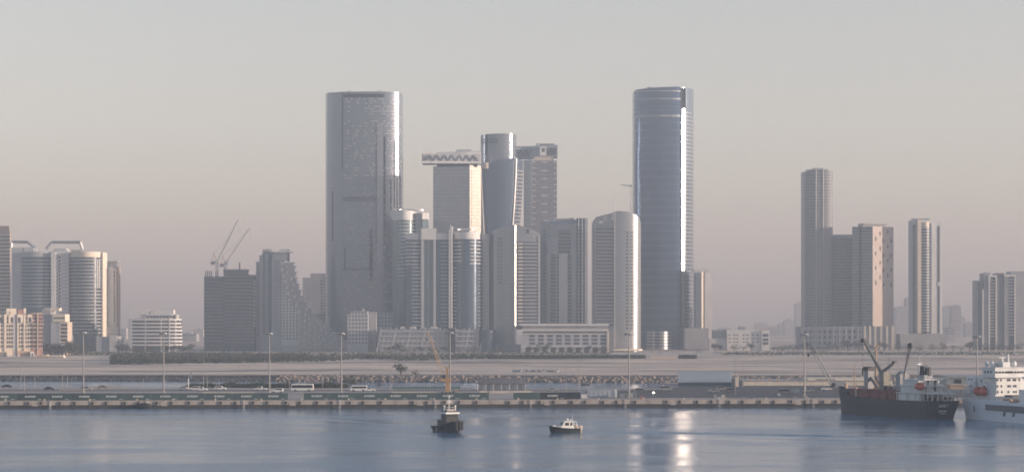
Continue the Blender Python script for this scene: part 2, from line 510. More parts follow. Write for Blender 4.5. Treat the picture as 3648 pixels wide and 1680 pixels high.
B.tube('roof_cradle', M_STEEL, [(2255, 10, 313), (2264, 10, 317), (2352, 10, 305)], .2)
dr = arc(2300, 2402, 8, -16, 14)
B.wall('entrance_drum', G_PEARL, dr, 1180, back=6)
B.bands('drum_band', M_SLOT, dr, steps(1188, 1240, 11), .7, -.2, .12)
B.box('entrance_canopy', M_LGREY, 2360, 2408, 1243, None, -24, -6)

# ------------------------------------------------------------------ gate towers with their sky bridge
B = Bld('slab_tower', 'pale panelled slab tower with golden sunlit side under the zigzag bridge', 'tower', 1625, 2440)
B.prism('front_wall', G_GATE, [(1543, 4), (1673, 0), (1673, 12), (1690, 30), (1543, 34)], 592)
B.prism('side_wall', G_SUNLIT, [(1673.3, .1), (1713, 17), (1713, 34), (1690, 34)], 588)
B.bands('floor_line', M_LGREY, [(1543, 4), (1673, 0)], steps(612, 800, 14.5), .5, -.2, .12)
B.wins('window', G_DARK, (1675, .8), (1712, 16.6), [.14], steps(610, 800, 11), 1.2, 1.6, .1)
B.bands('sill_ledge', M_CREAM, [(1700, 11.5), (1711, 16)], steps(660, 800, 30), .8, -.2, .8)
B.box('roof_recess', M_SLOT, 1556, 1700, 583, 592, 6, 28)
B = Bld('slab_tower', 'violet-grey slab tower with short bright ledges under the right end of the bridge', 'tower', 1925, 2520)
B.prism('front_wall', glass('shaded_panel_wall', (0.20, 0.195, 0.22), (0.16, 0.16, 0.18), .3, .3, 2.2, 3.6, .25, .15), [(1895, 0), (1984, 0), (1984, 30), (1895, 30)], 572)  # violet-grey shade of the front put into the panel colour
B.prism('side_wall', G_GATE, [(1866, 10), (1894.6, .1), (1894.6, 30), (1866, 30)], 568)
B.box('top_floor', M_BEIGE, 1902, 1972, 558, 571.5, 1, 26)
B.bands('ledge', M_WHITE, [(1929, 0), (1951, 0)], steps(578, 800, 29.5), .8, -.2, .5)
B.bands('ledge', M_WHITE, [(1895.5, 0), (1909, 0)], steps(578, 800, 20), .7, -.2, .5)
B.bands('ledge', M_WHITE, [(1972, 0), (1983.5, 0)], steps(578, 800, 20), .7, -.2, .5)
B.bands('balcony', M_LGREY, [(1867, 9.6), (1893, .6)], steps(580, 800, 11), .8, -.2, .9)

B = Bld('sky_bridge', 'long grey penthouse bridge with zigzag truss lying across the tower roofs', 'bridge', 1744, 2438, zb=PZ(582, 2438))
bp = [(1503, -6), (1560, -5), (1640, -3), (1712, 0)]
B.wall('deck', M_LGREY, bp, [547, 544, 541, 538], [583, 583, 582, 581], back=22, smooth=False)
B.bands('top_chord', M_WHITE, [(1502, -6.1), (1712, -.1)], [546], 2.2, -.3, .5)
B.bands('bottom_chord', M_WHITE, [(1502, -6.1), (1712, -.1)], [579], 2.2, -.3, .9)
zx = [1506 + i*13.2 for i in range(16)]
for i in range(15):
    ya, yb = (554, 573) if i % 2 == 0 else (573, 554)
    k0 = (zx[i]-1503)/209; k1 = (zx[i+1]-1503)/209
    B.tube('truss_brace', M_DGREY, [(zx[i], -7+6*k0, ya), (zx[i+1], -7+6*k1, yb)], .55)
B.box('roof_plant', M_LGREY, 1625, 1680, 531, 543, 6, 16)
B = Bld('', '', '', 0, 2522, root=B)
bp2 = [(1838, 16), (1892, 6), (1928, 2), (1986, -1)]
B.wall('deck', M_LGREY, bp2, [528, 520, 517, 516], [563, 562, 561, 559], back=26, smooth=False)
B.bands('top_chord', M_WHITE, bp2, [521], 1.8, -.3, .5)
for i in range(5):
    xa = 1845+i*9.5; v = 14.5 - i*1.7
    B.tube('truss_brace', M_DGREY, [(xa, v-1.6, 532 if i % 2 else 553), (xa+9.5, v-3.0, 553 if i % 2 else 532)], .55)
B.box('end_window', G_DARK, 1952, 1981, 528, 551, -1.3, 1)
B.box('end_bay', M_WHITE, 1923, 1946, 522, 555, -1.4, 2)
B.box('bay_window', G_DARK, 1931, 1941, 528, 541, -1.55, 1)
B.box('roof_plant', M_LGREY, 1920, 1975, 510, 518, 6, 16)
B.tube('roof_antenna', M_STEEL, [(1913, 8, 520), (1913, 8, 508)], .9)

# drum tower rising behind the sail tower
B = Bld('drum_tower', 'silver drum-shaped tower top with double dark slot and glowing right edge', 'tower', 1776, 2470)
dp = [(1712, 16), (1714, 9), (1720, 5.5), (1735, 2.2), (1760, .3), (1790, 0), (1808, 1.2), (1817, 2.8), (1826, 5), (1833, 8.6), (1837, 13), (1840, 20)]
B.wall('facade', G_SUN, dp, [480, 479, 478, 477, 476, 475, 475, 475, 475, 475, 476, 477], back=40)
B.bands('crown_slot', M_SLOT, [(1714, 9), (1720, 5.5), (1735, 2.2), (1760, .3), (1774, .1)], [496, 506], 1.6, -.3, .15)
B.box('vertical_slot', M_SLOT, 1728, 1741, 478, 552, 2.0, 5)
B.box('vertical_joint', M_SLOT, 1814, 1816, 476, 560, 2.2, 5)
for y in (505, 520, 541, 552):
    B.box('sunshade', M_WHITE, 1817, 1821, y-1.5, y+1.5, 2.7, 4)

# waisted sail tower in front
B = Bld('sail_tower', 'slate blue waisted tower with flaring top in front of the drum tower', 'tower', 1790, 2390)
def loft(secs, n):
    v = []; f = []
    for pl, z in secs:
        for q in pl: v.append((q[0], q[1], z if not isinstance(z, list) else z[pl.index(q)]))
    for k in range(len(secs)-1):
        for i in range(n):
            j = (i+1) % n
            f.append((k*n+i, k*n+j, (k+1)*n+j, (k+1)*n+i))
    f.append(tuple(range((len(secs)-1)*n, len(secs)*n)))
    return MB().add(v, f)
secs = []
for y, xl, xr in ((1262, 1736, 1840), (1180, 1736, 1840), (1100, 1735, 1841), (1000, 1733, 1842), (900, 1728, 1846), (820, 1724, 1851), (740, 1720, 1857), (680, 1717, 1861), (630, 1715, 1863), (600, 1714, 1864)):
    pl = B.pl([(xl, 18), (xl+2, 9), (xl+12, 3.5), ((xl+xr)/2-12, 0), (xr-36, 1.5), (xr-26, 4), (xr, 18), (xr-4, 34), (xl+4, 34)])
    secs.append((pl, B.z(y)))
pl = B.pl([(1713, 18), (1715, 9), (1727, 3.5), (1776, 0), (1830, 1.5), (1839, 4), (1865, 18), (1861, 34), (1717, 34)])
secs.append((pl, [B.z(y) for y in (592, 592, 586, 568, 562, 562, 568, 570, 590)]))
loft(secs, 9).build('facade', G_SAIL, B.o, smooth=True)
def sail_x(y):
    pts = [(562, 1839), (630, 1837), (740, 1831), (820, 1825), (900, 1820), (1100, 1815)]
    for (a, xa), (b, xb) in zip(pts, pts[1:]):
        if a <= y <= b: return xa + (xb-xa)*(y-a)/(b-a)
    return 1790
B.tube('edge_fin', M_METAL, [(sail_x(y)+.5, 2.8, y) for y in (563, 630, 740, 820)], .8)
for y in steps(606, 812, 13.5):
    x = sail_x(y)
    B.bands('balcony', M_BEIGE, [(x+3, 5), (x+25, 17.4)], [y], .5, -.8, .35)
B.wall('corner_bay', M_BEIGE, [(1716, 2.4), (1722, 0.8), (1733, .2), (1740, .9)], [582, 580, 578, 578], 600, back=8)

# ------------------------------------------------------------------ twin white-banded towers on the raked podium
B = Bld('round_tower', 'round blue tower with white crown band and tilted disc roof beside the tall grey tower', 'tower', 1460, 2370)
cy = arc(1397, 1481, 12, 0, 12)
B.wall('glass_shaft', G_TEAL, cy, 782, back=26)
B.wall('crown_band', M_WHITE, [(x, v-.6) for x, v in cy], 750, 783, back=26)
B.box('slot_wall', M_LGREY, 1480, 1501, 757, None, 7, 26)
B.wall('glass_shaft', G_TEAL, [(1501, 6), (1505, 3), (1524, 6)], 779, back=26, smooth=False)
B.wall('crown_band', M_WHITE, [(1500, 5.4), (1505, 2.3), (1525, 5.4)], 757, 780, back=26, smooth=False)
B.bands('balcony', M_WHITE, cy[4:], steps(792, 990, 12.6), .75, -.3, .9)
B.bands('balcony', M_WHITE, cy[8:], steps(994, 1150, 12.6), .6, -.3, .8)
MB().ring((0, 10, B.z(746)), 15.5, 9, 3.0, .6, 28, -.05).build('disc_roof', M_METAL, B.o)
for x in (1412, 1440, 1490, 1510):
    B.tube('roof_column', M_METAL, [(x, 8, 757), (x, 8, 745)], .3)

B = Bld('banded_tower', 'twin-bay blue tower with wide white parapet, balcony stripes and a slim spire', 'tower', 1580, 2300)
A1 = arc(1446, 1500, 6, 2.0, 6, 50)
A2 = arc(1553, 1599, 4, 2.5, 5, 40)
A3 = arc(1612, 1716, 14, -1, 14)
B.wall('glass_shaft', G_BLUE, A1, 851, back=24)
B.wall('glass_shaft', G_BLUE, A2, 851, back=24)
B.wall('glass_shaft', G_BLUE, A3, 851, back=26)
B.wall('parapet', M_WHITE, [(x, v-.7) for x, v in A1], 830, 852, back=24)
B.wall('parapet', M_WHITE, [(x, v-.7) for x, v in A2], 830, 852, back=24)
B.wall('parapet', M_WHITE, [(x, v-.7) for x, v in A3], 826, 851, back=26)
B.box('central_pier', M_LGREY, 1500, 1510, 814, 1170, .2, 20)
B.box('central_pier', M_LGREY, 1544, 1553, 814, 1170, .2, 20)
B.box('central_head', M_WHITE, 1500, 1553, 813, 853, -.3, 20.5)
B.box('central_glass', G_TEAL, 1510, 1544, 852, 1170, 2.2, 20)
B.box('central_mullion', M_STEEL, 1524, 1528, 852, 1170, 1.6, 3)
B.bands('balcony', M_WHITE, A1, steps(864, 945, 12.8), .8, -.3, .8)
B.bands('balcony', M_WHITE, [(1467, 3.0), (1482, 2.1), (1500, 2.6)], steps(953, 1165, 12.8), .8, -.3, .8)
B.bands('balcony', M_LGREY, A2[2:], steps(864, 1165, 12.8), .5, -.3, .7)
B.bands('balcony', M_WHITE, [q for q in A3 if q[0] < 1652], steps(864, 940, 12.8), .7, -.3, .9)
B.bands('balcony', M_WHITE, [q for q in A3 if q[0] < 1628], steps(953, 1165, 12.8), .6, -.3, .8)
B.bands('balcony', M_WHITE, [q for q in A3 if q[0] > 1670], steps(861, 940, 12.8), .7, -.3, .9)
B.bands('balcony', M_LGREY, [q for q in A3 if q[0] > 1694], steps(953, 1165, 12.8), .5, -.3, .7)
B.box('blade_wall', M_WHITE, 1599, 1603, 818, 1170, -1.5, 14)
B.box('blade_wall', M_WHITE, 1606, 1612, 806, 1170, -1.0, 14)
B.tube('spire', M_METAL, [(1605, 1, 850), (1605, 1, 800)], .45)
B.box('roof_deck', M_STEEL, 1555, 1598, 822, 831, 4, 18)
MB().ring((B.p(1660)[0], 10, B.z(816)), 9.8, 6.5, 1.0, .8, 26).build('roof_ring', M_METAL, B.o)
for x in (1630, 1647, 1673, 1690):
    B.tube('roof_column', M_METAL, [(x, 9, 828), (x, 9, 815)], .25)
B.wall('side_shaft', G_PEARL, [(1716, 10), (1725, 7.4), (1742, 6.6)], [828, 830, 832], back=26)

B = Bld('raked_podium', 'long pale podium of leaning white buttress fins below the banded towers', 'building', 1520, 2265)
B.box('podium_body', M_LGREY, 1352, 1706, 1172, None, 6, 34)
B.bands('floor_ledge', M_LGREY, [(1352, 6), (1706, 6)], [1180, 1197, 1214, 1230], 1.2, -.2, 1.6)
fx_ = [1338+i*17.5 for i in range(22)]
fin_me = None
for i, x in enumerate(fx_):
    if 1602 < x < 1630: continue
    w = .5 if i % 3 else 1.5
    a = B.p(x, 0)[0]; d = 4.8
    pts = [(a, -.5), (a+w, -.5), (a+d+w, B.z(1166)), (a+d, B.z(1166))]
    MB().prof(pts, 5.0, 6.6).build('buttress_fin', M_LGREY, B.o)  # white fins coloured grey to carry their shade and haze
B.prism('dark_gap', M_SLOT, [(1598, 2), (1622, 2), (1622, 6.4), (1598, 6.4)], 1168)
for i, (x0, x1) in enumerate(((1425, 1440), (1460, 1482), (1535, 1558))):
    B.box('roof_lantern', M_WHITE, x0, x1, 1163, 1173, 7, 14)
B.wins('window', M_GREY, (1360, 6), (1704, 6), fr(19), [1188, 1205, 1222], 2.8, 2.4, .08)
B.wall('rounded_end', G_BLUE, arc(1706, 1764, 10, 2, 8), 1176, back=30)

# small white office with square windows
B = Bld('office_block', 'small pale office block with square windows beside the raked podium', 'building', 1274, 2290)
B.box('wall', M_LGREY, 1238, 1311, 1118, None, 0, 26)
B.box('roof_storey', M_LGREY, 1250, 1309, 1108, 1118, 1.5, 20)
B.box('side_wing', M_GREY, 1311, 1340, 1110, None, 8, 26)
B.wins('window', G_DARK, (1240, 0), (1310, 0), fr(6), steps(1125, 1225, 13.5), 1.8, 1.9, .08)
B.wins('window', G_DARK, (1252, 1.5), (1308, 1.5), fr(5), [1113], 1.9, 1.6, .08)
B.box('dish', M_WHITE, 1292, 1296, 1098, 1108, 8, 9.5)
B = Bld('office_block', 'narrow pale office block with square windows half hidden by the round tower', 'building', 1366, 2330)
B.box('wall', M_LGREY, 1340, 1394, 1112, None, 0, 26)
B.wins('window', G_DARK, (1343, 0), (1393, 0), fr(4), steps(1118, 1165, 13.5), 1.8, 1.9, .08)

# ------------------------------------------------------------------ arched-top tower with a blazing mullion
B = Bld('arched_tower', 'pearl tower with arched top split by a blazing vertical mullion', 'tower', 1836, 2305)
lf = [(1748, 12), (1752, 7), (1762, 4), (1785, 1.2), (1810, 0), (1833, .4)]
B.wall('left_facade', G_PEARL, lf, [830, 824, 817, 808, 803, 801], back=28)
rt = [(1839, .6), (1870, .6), (1900, 1.5), (1915, 2.5)]
B.wall('right_facade', G_DARK, rt, 860, 1172, back=27)
B.wall('arched_crown', G_PEARL, [(1839, .2), (1860, .2), (1885, .4), (1905, 1.3), (1923, 2.3)], [800, 805, 812, 821, 832], 861, back=28)
B.box('blazing_mullion', M_METAL, 1833.5, 1838.5, 801, None, -1.2, 6)
MB().prism([(B.p(1834.2)[0], -1.4), (B.p(1834.6)[0], -2.1), (B.p(1838)[0], -1.3), (B.p(1838)[0], 2), (B.p(1834.2)[0], 2)], B.z(1172), B.z(802)).build('mullion_nose', mat('satin_steel', (.7, .69, .67), .42, .6, var=.05), B.o)  # nose facet angled for the sun glint, shaped to make the mullion blaze
B.bands('balcony', M_LGREY, rt, steps(868, 1165, 12.5), .8, -.3, .9)
B.wins('balcony_end', M_CREAM, (1846, .2), (1862, .2), [.5], steps(868, 1165, 12.5), 4.2, 1.5, 1.3)
B.box('edge_pier', M_METAL, 1917.5, 1924, 838, 1172, 1.2, 20)
B.box('crown_window', G_DARK, 1875, 1885, 815, 830, .15, 2)
B.wins('window', G_DARK, (1772, 2.4), (1795, .6), [.2, .6], steps(850, 1010, 13), 1.5, 1.7, .2)
B.box('base', M_LGREY, 1746, 1855, 1225, None, -1.5, 0)
B.box('lobby_canopy', M_WHITE, 1744, 1850, 1241, 1245, -5, 0)

# tower with the dished crown
B = Bld('crowned_tower', 'grey tower with dished crown and central pier between two arched towers', 'tower', 2008, 2350)
B.prism('left_wing', G_PEARL, [(1926, 4), (1962, 2), (1962, 28), (1926, 28)], [781, 793, 793, 781])
nseg = 10
cx = [1958 + i*9.5 for i in range(nseg+1)]
cyv = [790 + 22*(1-((x-2005)/48)**2)**1 if abs(x-2005) < 48 else 790 for x in cx]
B.wall('crown', G_PEARL, [(x, .8) for x in cx], cyv, 850, back=4, smooth=False)
B.wall('rear_crown', M_STEEL, [(x, 12) for x in cx], [782 if i % 3 else 776 for i in range(nseg+1)], 850, back=28, smooth=False)
B.box('shaft', M_LGREY, 1950, 2053, 848, None, 1, 28)
B.box('central_pier', M_WHITE, 1991, 2022, 902, 1150, -.6, 5)
for x0, x1, ya in ((1961, 1980, 905), (1984, 1991, 905), (2022, 2036, 905)):
    B.box('glass_strip', G_DARK, x0, x1, ya, 1150, .85, 3)
    B.bands('floor_band', M_LGREY, [(x0, .85), (x1, .85)], steps(ya+6, 1148, 12.4), .7, -.2, .3)
B.box('glass_strip', G_DARK, 1988, 2033, 820, 902, .6, 3)
B.bands('floor_band', M_LGREY, [(1988, .6), (2033, .6)], steps(826, 900, 12.4), .9, -.2, .5)
B.wins('window', G_DARK, (1936, 3.4), (1944, 3.0), [.5], steps(822, 1145, 12.4), 2.0, 1.9, .1)
B.prism('right_wing', G_BLUE, [(2053, 2), (2093, 5), (2093, 28), (2053, 28)], 776)
B.box('wing_pier', M_WHITE, 2060, 2063, 775, 1150, 1.4, 6)
B.box('wing_pier', M_WHITE, 2073, 2076, 775, 1150, 2.4, 6)
B.box('wing_pier', M_LGREY, 2084, 2092, 775, 1150, 3.2, 8)
B.bands('floor_band', M_STEEL, [(2053, 2), (2092, 4.9)], steps(800, 1148, 12.4), .8, -.2, .25)
B.box('roof_plant', M_STEEL, 1995, 2010, 775, 784, 14, 20)
B.box('roof_plant', M_STEEL, 2030, 2044, 773, 784, 14, 20)

# ------------------------------------------------------------------ round-shouldered tower with dark balcony bay and gold edge
B = Bld('round_shouldered_tower', 'round-shouldered tower, dark balcony bay at left, window grid and gold right edge', 'tower', 2197, 2310)
B.wall('left_facade', G_PEARL, [(2111, 10), (2114, 6), (2124, 3), (2190, 1)], [792, 783, 772, 755], back=30)
B.box('balcony_bay', G_DARK, 2122, 2188, 812, 1160, .4, 5)
B.bands('balcony', M_STEEL, [(2122, .4), (2188, .4)], steps(822, 1156, 12.6), .75, -.2, .8)
rf = [(2190.5, .6), (2205, 0), (2228, .3), (2248, 1.6), (2258, 3), (2265, 4.5), (2271, 6.2), (2276, 8.6), (2280, 12), (2283, 18)]
B.wall('right_facade', G_PEARL, rf, [752, 751, 753, 757, 761, 764, 769, 774, 780, 792], back=32)
B.box('centre_fin', M_METAL, 2188.5, 2191.5, 752, 1235, -.6, 5)
B.wins('window', G_DARK, (2228, .3), (2248, 1.6), [.35, ], steps(828, 1180, 12.6), 3.0, 1.9, .12)
B.wins('window', G_DARK, (2248, 1.6), (2265, 4.4), [.2], steps(828, 1180, 12.6), 3.2, 1.9, .16)
B.box('crown_recess', M_STEEL, 2150, 2176, 768, 790, .9, 3)
B.box('crown_recess', M_LGREY, 2134, 2148, 786, 796, .9, 3)
B.box('crown_panel', M_WHITE, 2178, 2187.5, 758, 784, .7, 3)
ed = [(2109.5, 9), (2112, 6)]
B.bands('balcony', M_LGREY, [(2110, 11), (2114, 5.6), (2121, 3.2)], steps(818, 1150, 12.6), .7, -.3, .9)
B.wall('base_canopy', M_CREAM, [(2185, -3), (2240, -4), (2275, -1), (2289, 8)], 1242, 1248, back=12)
for x in (2190, 2206, 2222, 2240, 2256, 2272):
    B.tube('base_column', M_LGREY, [(x, -1, 1260), (x, -1, 1245)], .5)
B.tube('roof_crane_jib', M_STEEL, [(2186, 14, 757), (2193, 14, 699)], .4)

# mall podium with deep openings
B = Bld('mall_podium', 'low white podium with three rows of deep openings and arcade, sunlit right corner', 'building', 2015, 2262)
B.box('wall', M_LGREY, 1858, 2168, 1188, None, 0, 40)  # white wall greyed, the shade over it put into the colour
B.box('upper_storey', M_GREY, 1862, 2165, 1160, 1188, 3, 36)
B.box('roof_slab', M_WHITE, 1856, 2169, 1152, 1160, .5, 38)
B.box('cornice', M_WHITE, 1856, 2170, 1172, 1178, -.6, 4)
B.box('lit_pier', M_CREAM, 2163, 2170, 1180, None, -1.2, 30)  # cream colour stands in for sunlight on the right corner
B.wins('opening', G_DARK, (1880, 0), (2165, 0), fr(9), [1196, 1209, 1222], 5.8, 2.5, .04)
B.wins('arcade_opening', M_SLOT, (1866, 0), (2165, 0), fr(10), [1246], 5.0, 5.4, .04)
B.bands('ledge', M_WHITE, [(1858, 0), (2163, 0)], [1189, 1233], .9, -.2, .7)

# ------------------------------------------------------------------ slim tower right of the blue tower
B = Bld('slim_tower', 'slim grey tower with one bright vertical strip right of the tall blue tower', 'tower', 2504, 2480)
B.prism('wall', M_LGREY, [(2471, 6), (2499, 3), (2499, 30), (2471, 30)], 970)
B.prism('wall', M_GREY, [(2511, 4), (2539, 8), (2539, 30), (2511, 30)], 968)
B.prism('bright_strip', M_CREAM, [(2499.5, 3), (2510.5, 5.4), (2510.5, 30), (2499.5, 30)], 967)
B.box('roof_slab', M_WHITE, 2470, 2527, 957, 966, 4, 26)
B.wins('window', G_DARK, (2473, 5.8), (2480, 5), [.4], steps(980, 1160, 11), 1.4, 1.6, .1)
B = Bld('service_block', 'low grey banded block at the foot of the tall blue tower', 'building', 2485, 2400)
B.box('wall', M_GREY, 2440, 2524, 1168, None, 0, 24)
B.bands('floor_band', M_LGREY, [(2502, 0), (2524, 0)], steps(1180, 1245, 13), .7, -.2, .3)

# ------------------------------------------------------------------ left of the skyline
B = Bld('brown_tower', 'brown stone tower cut by the left edge of the picture', 'tower', 0, 2380)
B.prism('wall', M_BROWN, [(-60, 6), (36, 0), (38, 26), (-60, 30)], 822)
B.prism('crown', M_BROWN, [(-60, 5), (33, .5), (34, 24), (-60, 28)], 804, 822.2)
B.bands('floor_band', M_CREAM, [(-60, 6), (36, 0)], steps(836, 1110, 13), 1.1, -.2, .8)
B.wins('window', G_DARK, (-10, 3), (36, 0), fr(4, .1, .95), steps(843, 1110, 13), 2.0, 2.0, .1)

B = Bld('curved_apartment_tower', 'broad apartment tower with curved balcony front and open roof frames at far left', 'tower', 205, 2330)
B.box('rear_block', M_LGREY, 42, 82, 880, None, 8, 34)
lf = arc(78, 182, 7, 3, 8, 45)
B.wall('left_glass', G_BLUE, lf, 913, back=30)
B.wall('left_parapet', M_LGREY, [(x, v-.6) for x, v in lf], 896, 914, back=30)
B.bands('balcony', M_LGREY, lf, steps(926, 1100, 12.6), .7, -.2, .7)
B.box('white_fin', M_WHITE, 182, 197, 898, 1130, 1.5, 30)
B.box('stair_wall', M_WHITE, 197, 245, 893, None, 3.5, 30)
B.wins('window', G_DARK, (199, 3.5), (244, 3.5), [.28, ], steps(915, 1100, 12.6), 2.1, 2.2, .1)
B.wins('window', G_DARK, (199, 3.5), (244, 3.5), [.12], steps(908, 1100, 12.6), 1.2, 2.2, .1)
B.bands('balcony', M_LGREY, [(219, 3.5), (245, 3.5)], steps(910, 1190, 12.6), .7, -.2, 1.1)
rc = arc(243, 362, 12, -2, 14, 70)
B.wall('round_glass', G_DARK, rc, 915, back=32)
B.wall('round_parapet', M_CREAM, [(x, v-.8) for x, v in rc], 896, 915.5, back=32)
B.bands('balcony', M_LGREY, rc, steps(924, 1190, 12.4), .95, -.3, 1.1)
B.wins('bay_window', M_WHITE, (340, 2.6), (356, 8), [.35, .8], steps(930, 1020, 12.4), 1.2, 2.0, .8)
B.box('sunlit_edge', M_CREAM, 362, 367, 897, None, 8, 32)  # sunlight along the right edge put in as cream colour
B.box('roof_house', M_LGREY, 85, 120, 880, 897, 8, 24)
B.box('roof_house', M_LGREY, 190, 235, 884, 896, 8, 24)
def frame(x0, x1, xt0, xt1, yt, yb, v):
    for a, b in (((x0, yb), (xt0, yt)), ((xt0, yt), (xt1, yt)), ((xt1, yt), (x1, yb))):
        B.tube('roof_frame', M_STEEL, [(a[0], v, a[1]), (b[0], v, b[1])], 1.5, n=4)
frame(40, 124, 42, 100, 860, 881, 12)
frame(165, 294, 184, 286, 861, 886, 10)
B.box('frame_panel', M_GREY, 252, 290, 888, 895, 9, 12)
B.box('podium', M_LGREY, 240, 420, 1198, None, 4, 40)
for x in (250, 320, 390):
    B.box('podium_bay', M_WHITE, x, x+26, 1196, None, 2.5, 8)

B = Bld('white_slab_tower', 'narrow white slab tower with flat roof canopy and windowed sunlit strip', 'tower', 395, 2360)
B.prism('wall', M_WHITE, [(370, 4), (402, 2), (402, 26), (370, 26)], 950)
B.prism('sunlit_strip', M_CREAM, [(402.3, 2), (415, 6), (415, 26), (402.3, 26)], 956)  # lit column of the white slab, coloured cream for its sunlight
B.box('top_storey', M_STEEL, 374, 418, 934, 952, 6, 24)
B.box('roof_canopy', M_GREY, 376, 419, 928, 932, 3, 26)
for x in (378, 396, 416):
    B.tube('canopy_column', M_STEEL, [(x, 5, 952), (x, 5, 930)], .4)
B.box('edge_wall', M_BROWN, 415, 418.5, 950, None, 8, 26)
B.wins('window', G_DARK, (402.3, 2), (415, 6), [.4], steps(968, 1150, 12.2), 1.6, 2.2, .1)
B.wins('window', G_DARK, (372, 3.8), (400, 2.2), [.3], steps(968, 1180, 12.2), 1.2, 1.6, .1)
B.box('base_storeys', M_LGREY, 366, 420, 1165, None, -1, 3)
B.bands('floor_band', M_WHITE, [(366, -1), (420, -1)], steps(1168, 1230, 13), .8, -.2, .5)

B = Bld('apartment_block', 'sunlit white apartment block with red right wing and many balconies at far left', 'building', 75, 1960)
B.o.rotation_euler = (0, 0, .32)
B.box('white_wall', M_CREAM, -60, 113, 1120, None, 0, 22)  # white walls coloured cream, warm sunlight included in the colour
B.box('red_wing', M_RED, 113, 150, 1113, None, -1, 20)
B.prism('red_side', M_RED, [(150.2, -1), (156, 6), (156, 20), (150.2, 20)], 1116)
B.box('shadow_bay', M_LGREY, 47, 60, 1119, None, -.3, 1)  # grey colour stands in for the shade of this bay
for x0, x1 in ((-40, -28), (14, 23), (30, 46), (60, 80), (82, 89), (97, 112)):
    B.box('white_pier', M_CREAM, x0, x1, 1119, 1150, -1.4, 2)
for x0, x1 in ((-30, -25), (15, 22), (60, 65), (83, 88)):
    B.box('white_pier', M_CREAM, x0, x1, 1150, 1262, -1.2, 2)
B.wins('tall_window', G_DARK, (61, -1.4), (112, -1.4), [.12, .86], [1139], 2.2, 4.6, .15)
B.wins('tall_window', G_DARK, (-20, -1.4), (46, -1.4), [.36, .94], [1139], 2.2, 4.6, .15)
rows = [1134, 1147, 1160, 1174.5, 1189, 1203.5, 1218, 1233]
for x0, x1 in ((-22, 13), (23, 47), (65, 82), (88, 113)):
    B.bands('balcony', M_CREAM, [(x0, 0), (x1, 0)], [y+6 for y in rows[2:]] + [1252], .75, -.2, 1.5)
    n = 3 if x1-x0 > 20 else 2
    B.wins('window', G_DARK, (x0, 0), (x1, 0), fr(n), rows, 1.5, 2.1, .1)
for x0, x1 in ((114, 128), (134, 150)):
    B.bands('balcony', M_BEIGE, [(x0, -1), (x1, -1)], [y+6 for y in rows[1:]] + [1116], .65, -.2, 1.2)
    B.wins('window', G_DARK, (x0, -1), (x1, -1), fr(2), rows + [1120], 1.3, 2.0, .1)
B.box('red_pier', M_BEIGE, 129, 132, 1112, 1262, -2.2, 0)
B.bands('cornice', M_BEIGE, [(110, -1), (157, 3)], [1139, 1153], .8, -.2, 1.0)
for x0, x1, y, m in ((-20, 4, 1102, M_CREAM), (30, 64, 1098, M_CREAM), (70, 90, 1102, M_RED), (90, 98, 1097, M_CREAM), (36, 44, 1108, M_BROWN)):
    B.box('roof_house', m, x0, x1, y, 1120, 4, 12)
B.box('porch', M_CREAM, 20, 34, 1252, None, -4, -1)
B.box('ground_floor', M_BROWN, 60, 112, 1248, None, -1.6, 0)
B.box('entrance_tower', M_WHITE, 100, 113, 1252, None, -6, -2)
B.box('entrance_glass', G_DARK, 103, 110, 1257, 1272, -6.1, -5)

B = Bld('stepped_house_block', 'grey stepped block with cream balconies on its right side behind the apartment block', 'building', 200, 2080)
B.box('wall', M_GREY, 150, 181, 1100, None, 2, 26)
B.box('wall', M_LGREY, 181, 214, 1118, None, 0, 24)
B.box('wall', M_BEIGE, 214, 240, 1146, None, 1, 24)
B.box('upper_storey', M_CREAM, 187, 232, 1118, 1145, -1, 20)
B.wins('window', G_DARK, (190, -1), (231, -1), fr(7), [1132], 1.0, 1.8, .1)
B.box('roof_house', M_CREAM, 157, 211, 1096, 1106, 4, 16)
B.bands('balcony', M_CREAM, [(213, 1), (243, 1)], steps(1150, 1225, 13.5), .9, -.2, 1.6)
B.wins('window', G_DARK, (216, 1), (240, 1), fr(3), steps(1157, 1225, 13.5), 1.8, 2.0, .1)
B.box('dish', M_WHITE, 182, 189, 1107, 1113, 6, 8)
B.box('entrance', M_WHITE, 210, 228, 1222, None, -2, 0)

B = Bld('terraced_block', 'low apartment block with curved white balcony tiers standing alone on the sand', 'building', 550, 2290)
B.box('left_wall', M_LGREY, 455, 470, 1135, None, 1, 26)
rc = [(470, 2), (500, 1), (560, .5), (600, 1), (622, 3), (636, 7), (644, 14)]
B.wall('glass', G_DARK, rc[:-1] + [(640, 12)], 1137, back=28)
for y, x1 in zip(steps(1138, 1238, 12.8), (644, 642, 645, 646, 646, 646, 646, 645)):
    B.bands('balcony', M_WHITE, [(470, 2), (500, 1), (560, .5), (600, 1), (622, 3), (x1-8, 7), (x1, 14)], [y], 1.5, -.3, 1.0)
for x in (515, 572, 600):
    B.box('dividing_wall', M_LGREY, x, x+4, 1130, None, -.2, 2)
B.box('upper_tier', M_LGREY, 500, 628, 1119, 1137, 4, 26)
B.wins('window', G_DARK, (520, 4), (626, 4), fr(9), [1128], 2.2, 2.2, .1)
B.bands('balcony', M_WHITE, [(520, 4), (610, 4), (630, 8)], [1121, 1134], 1.0, -.2, .8)
B.box('roof_house', M_WHITE, 462, 528, 1104, 1120, 8, 20)
B.box('roof_house', M_WHITE, 548, 618, 1103, 1119, 8, 20)

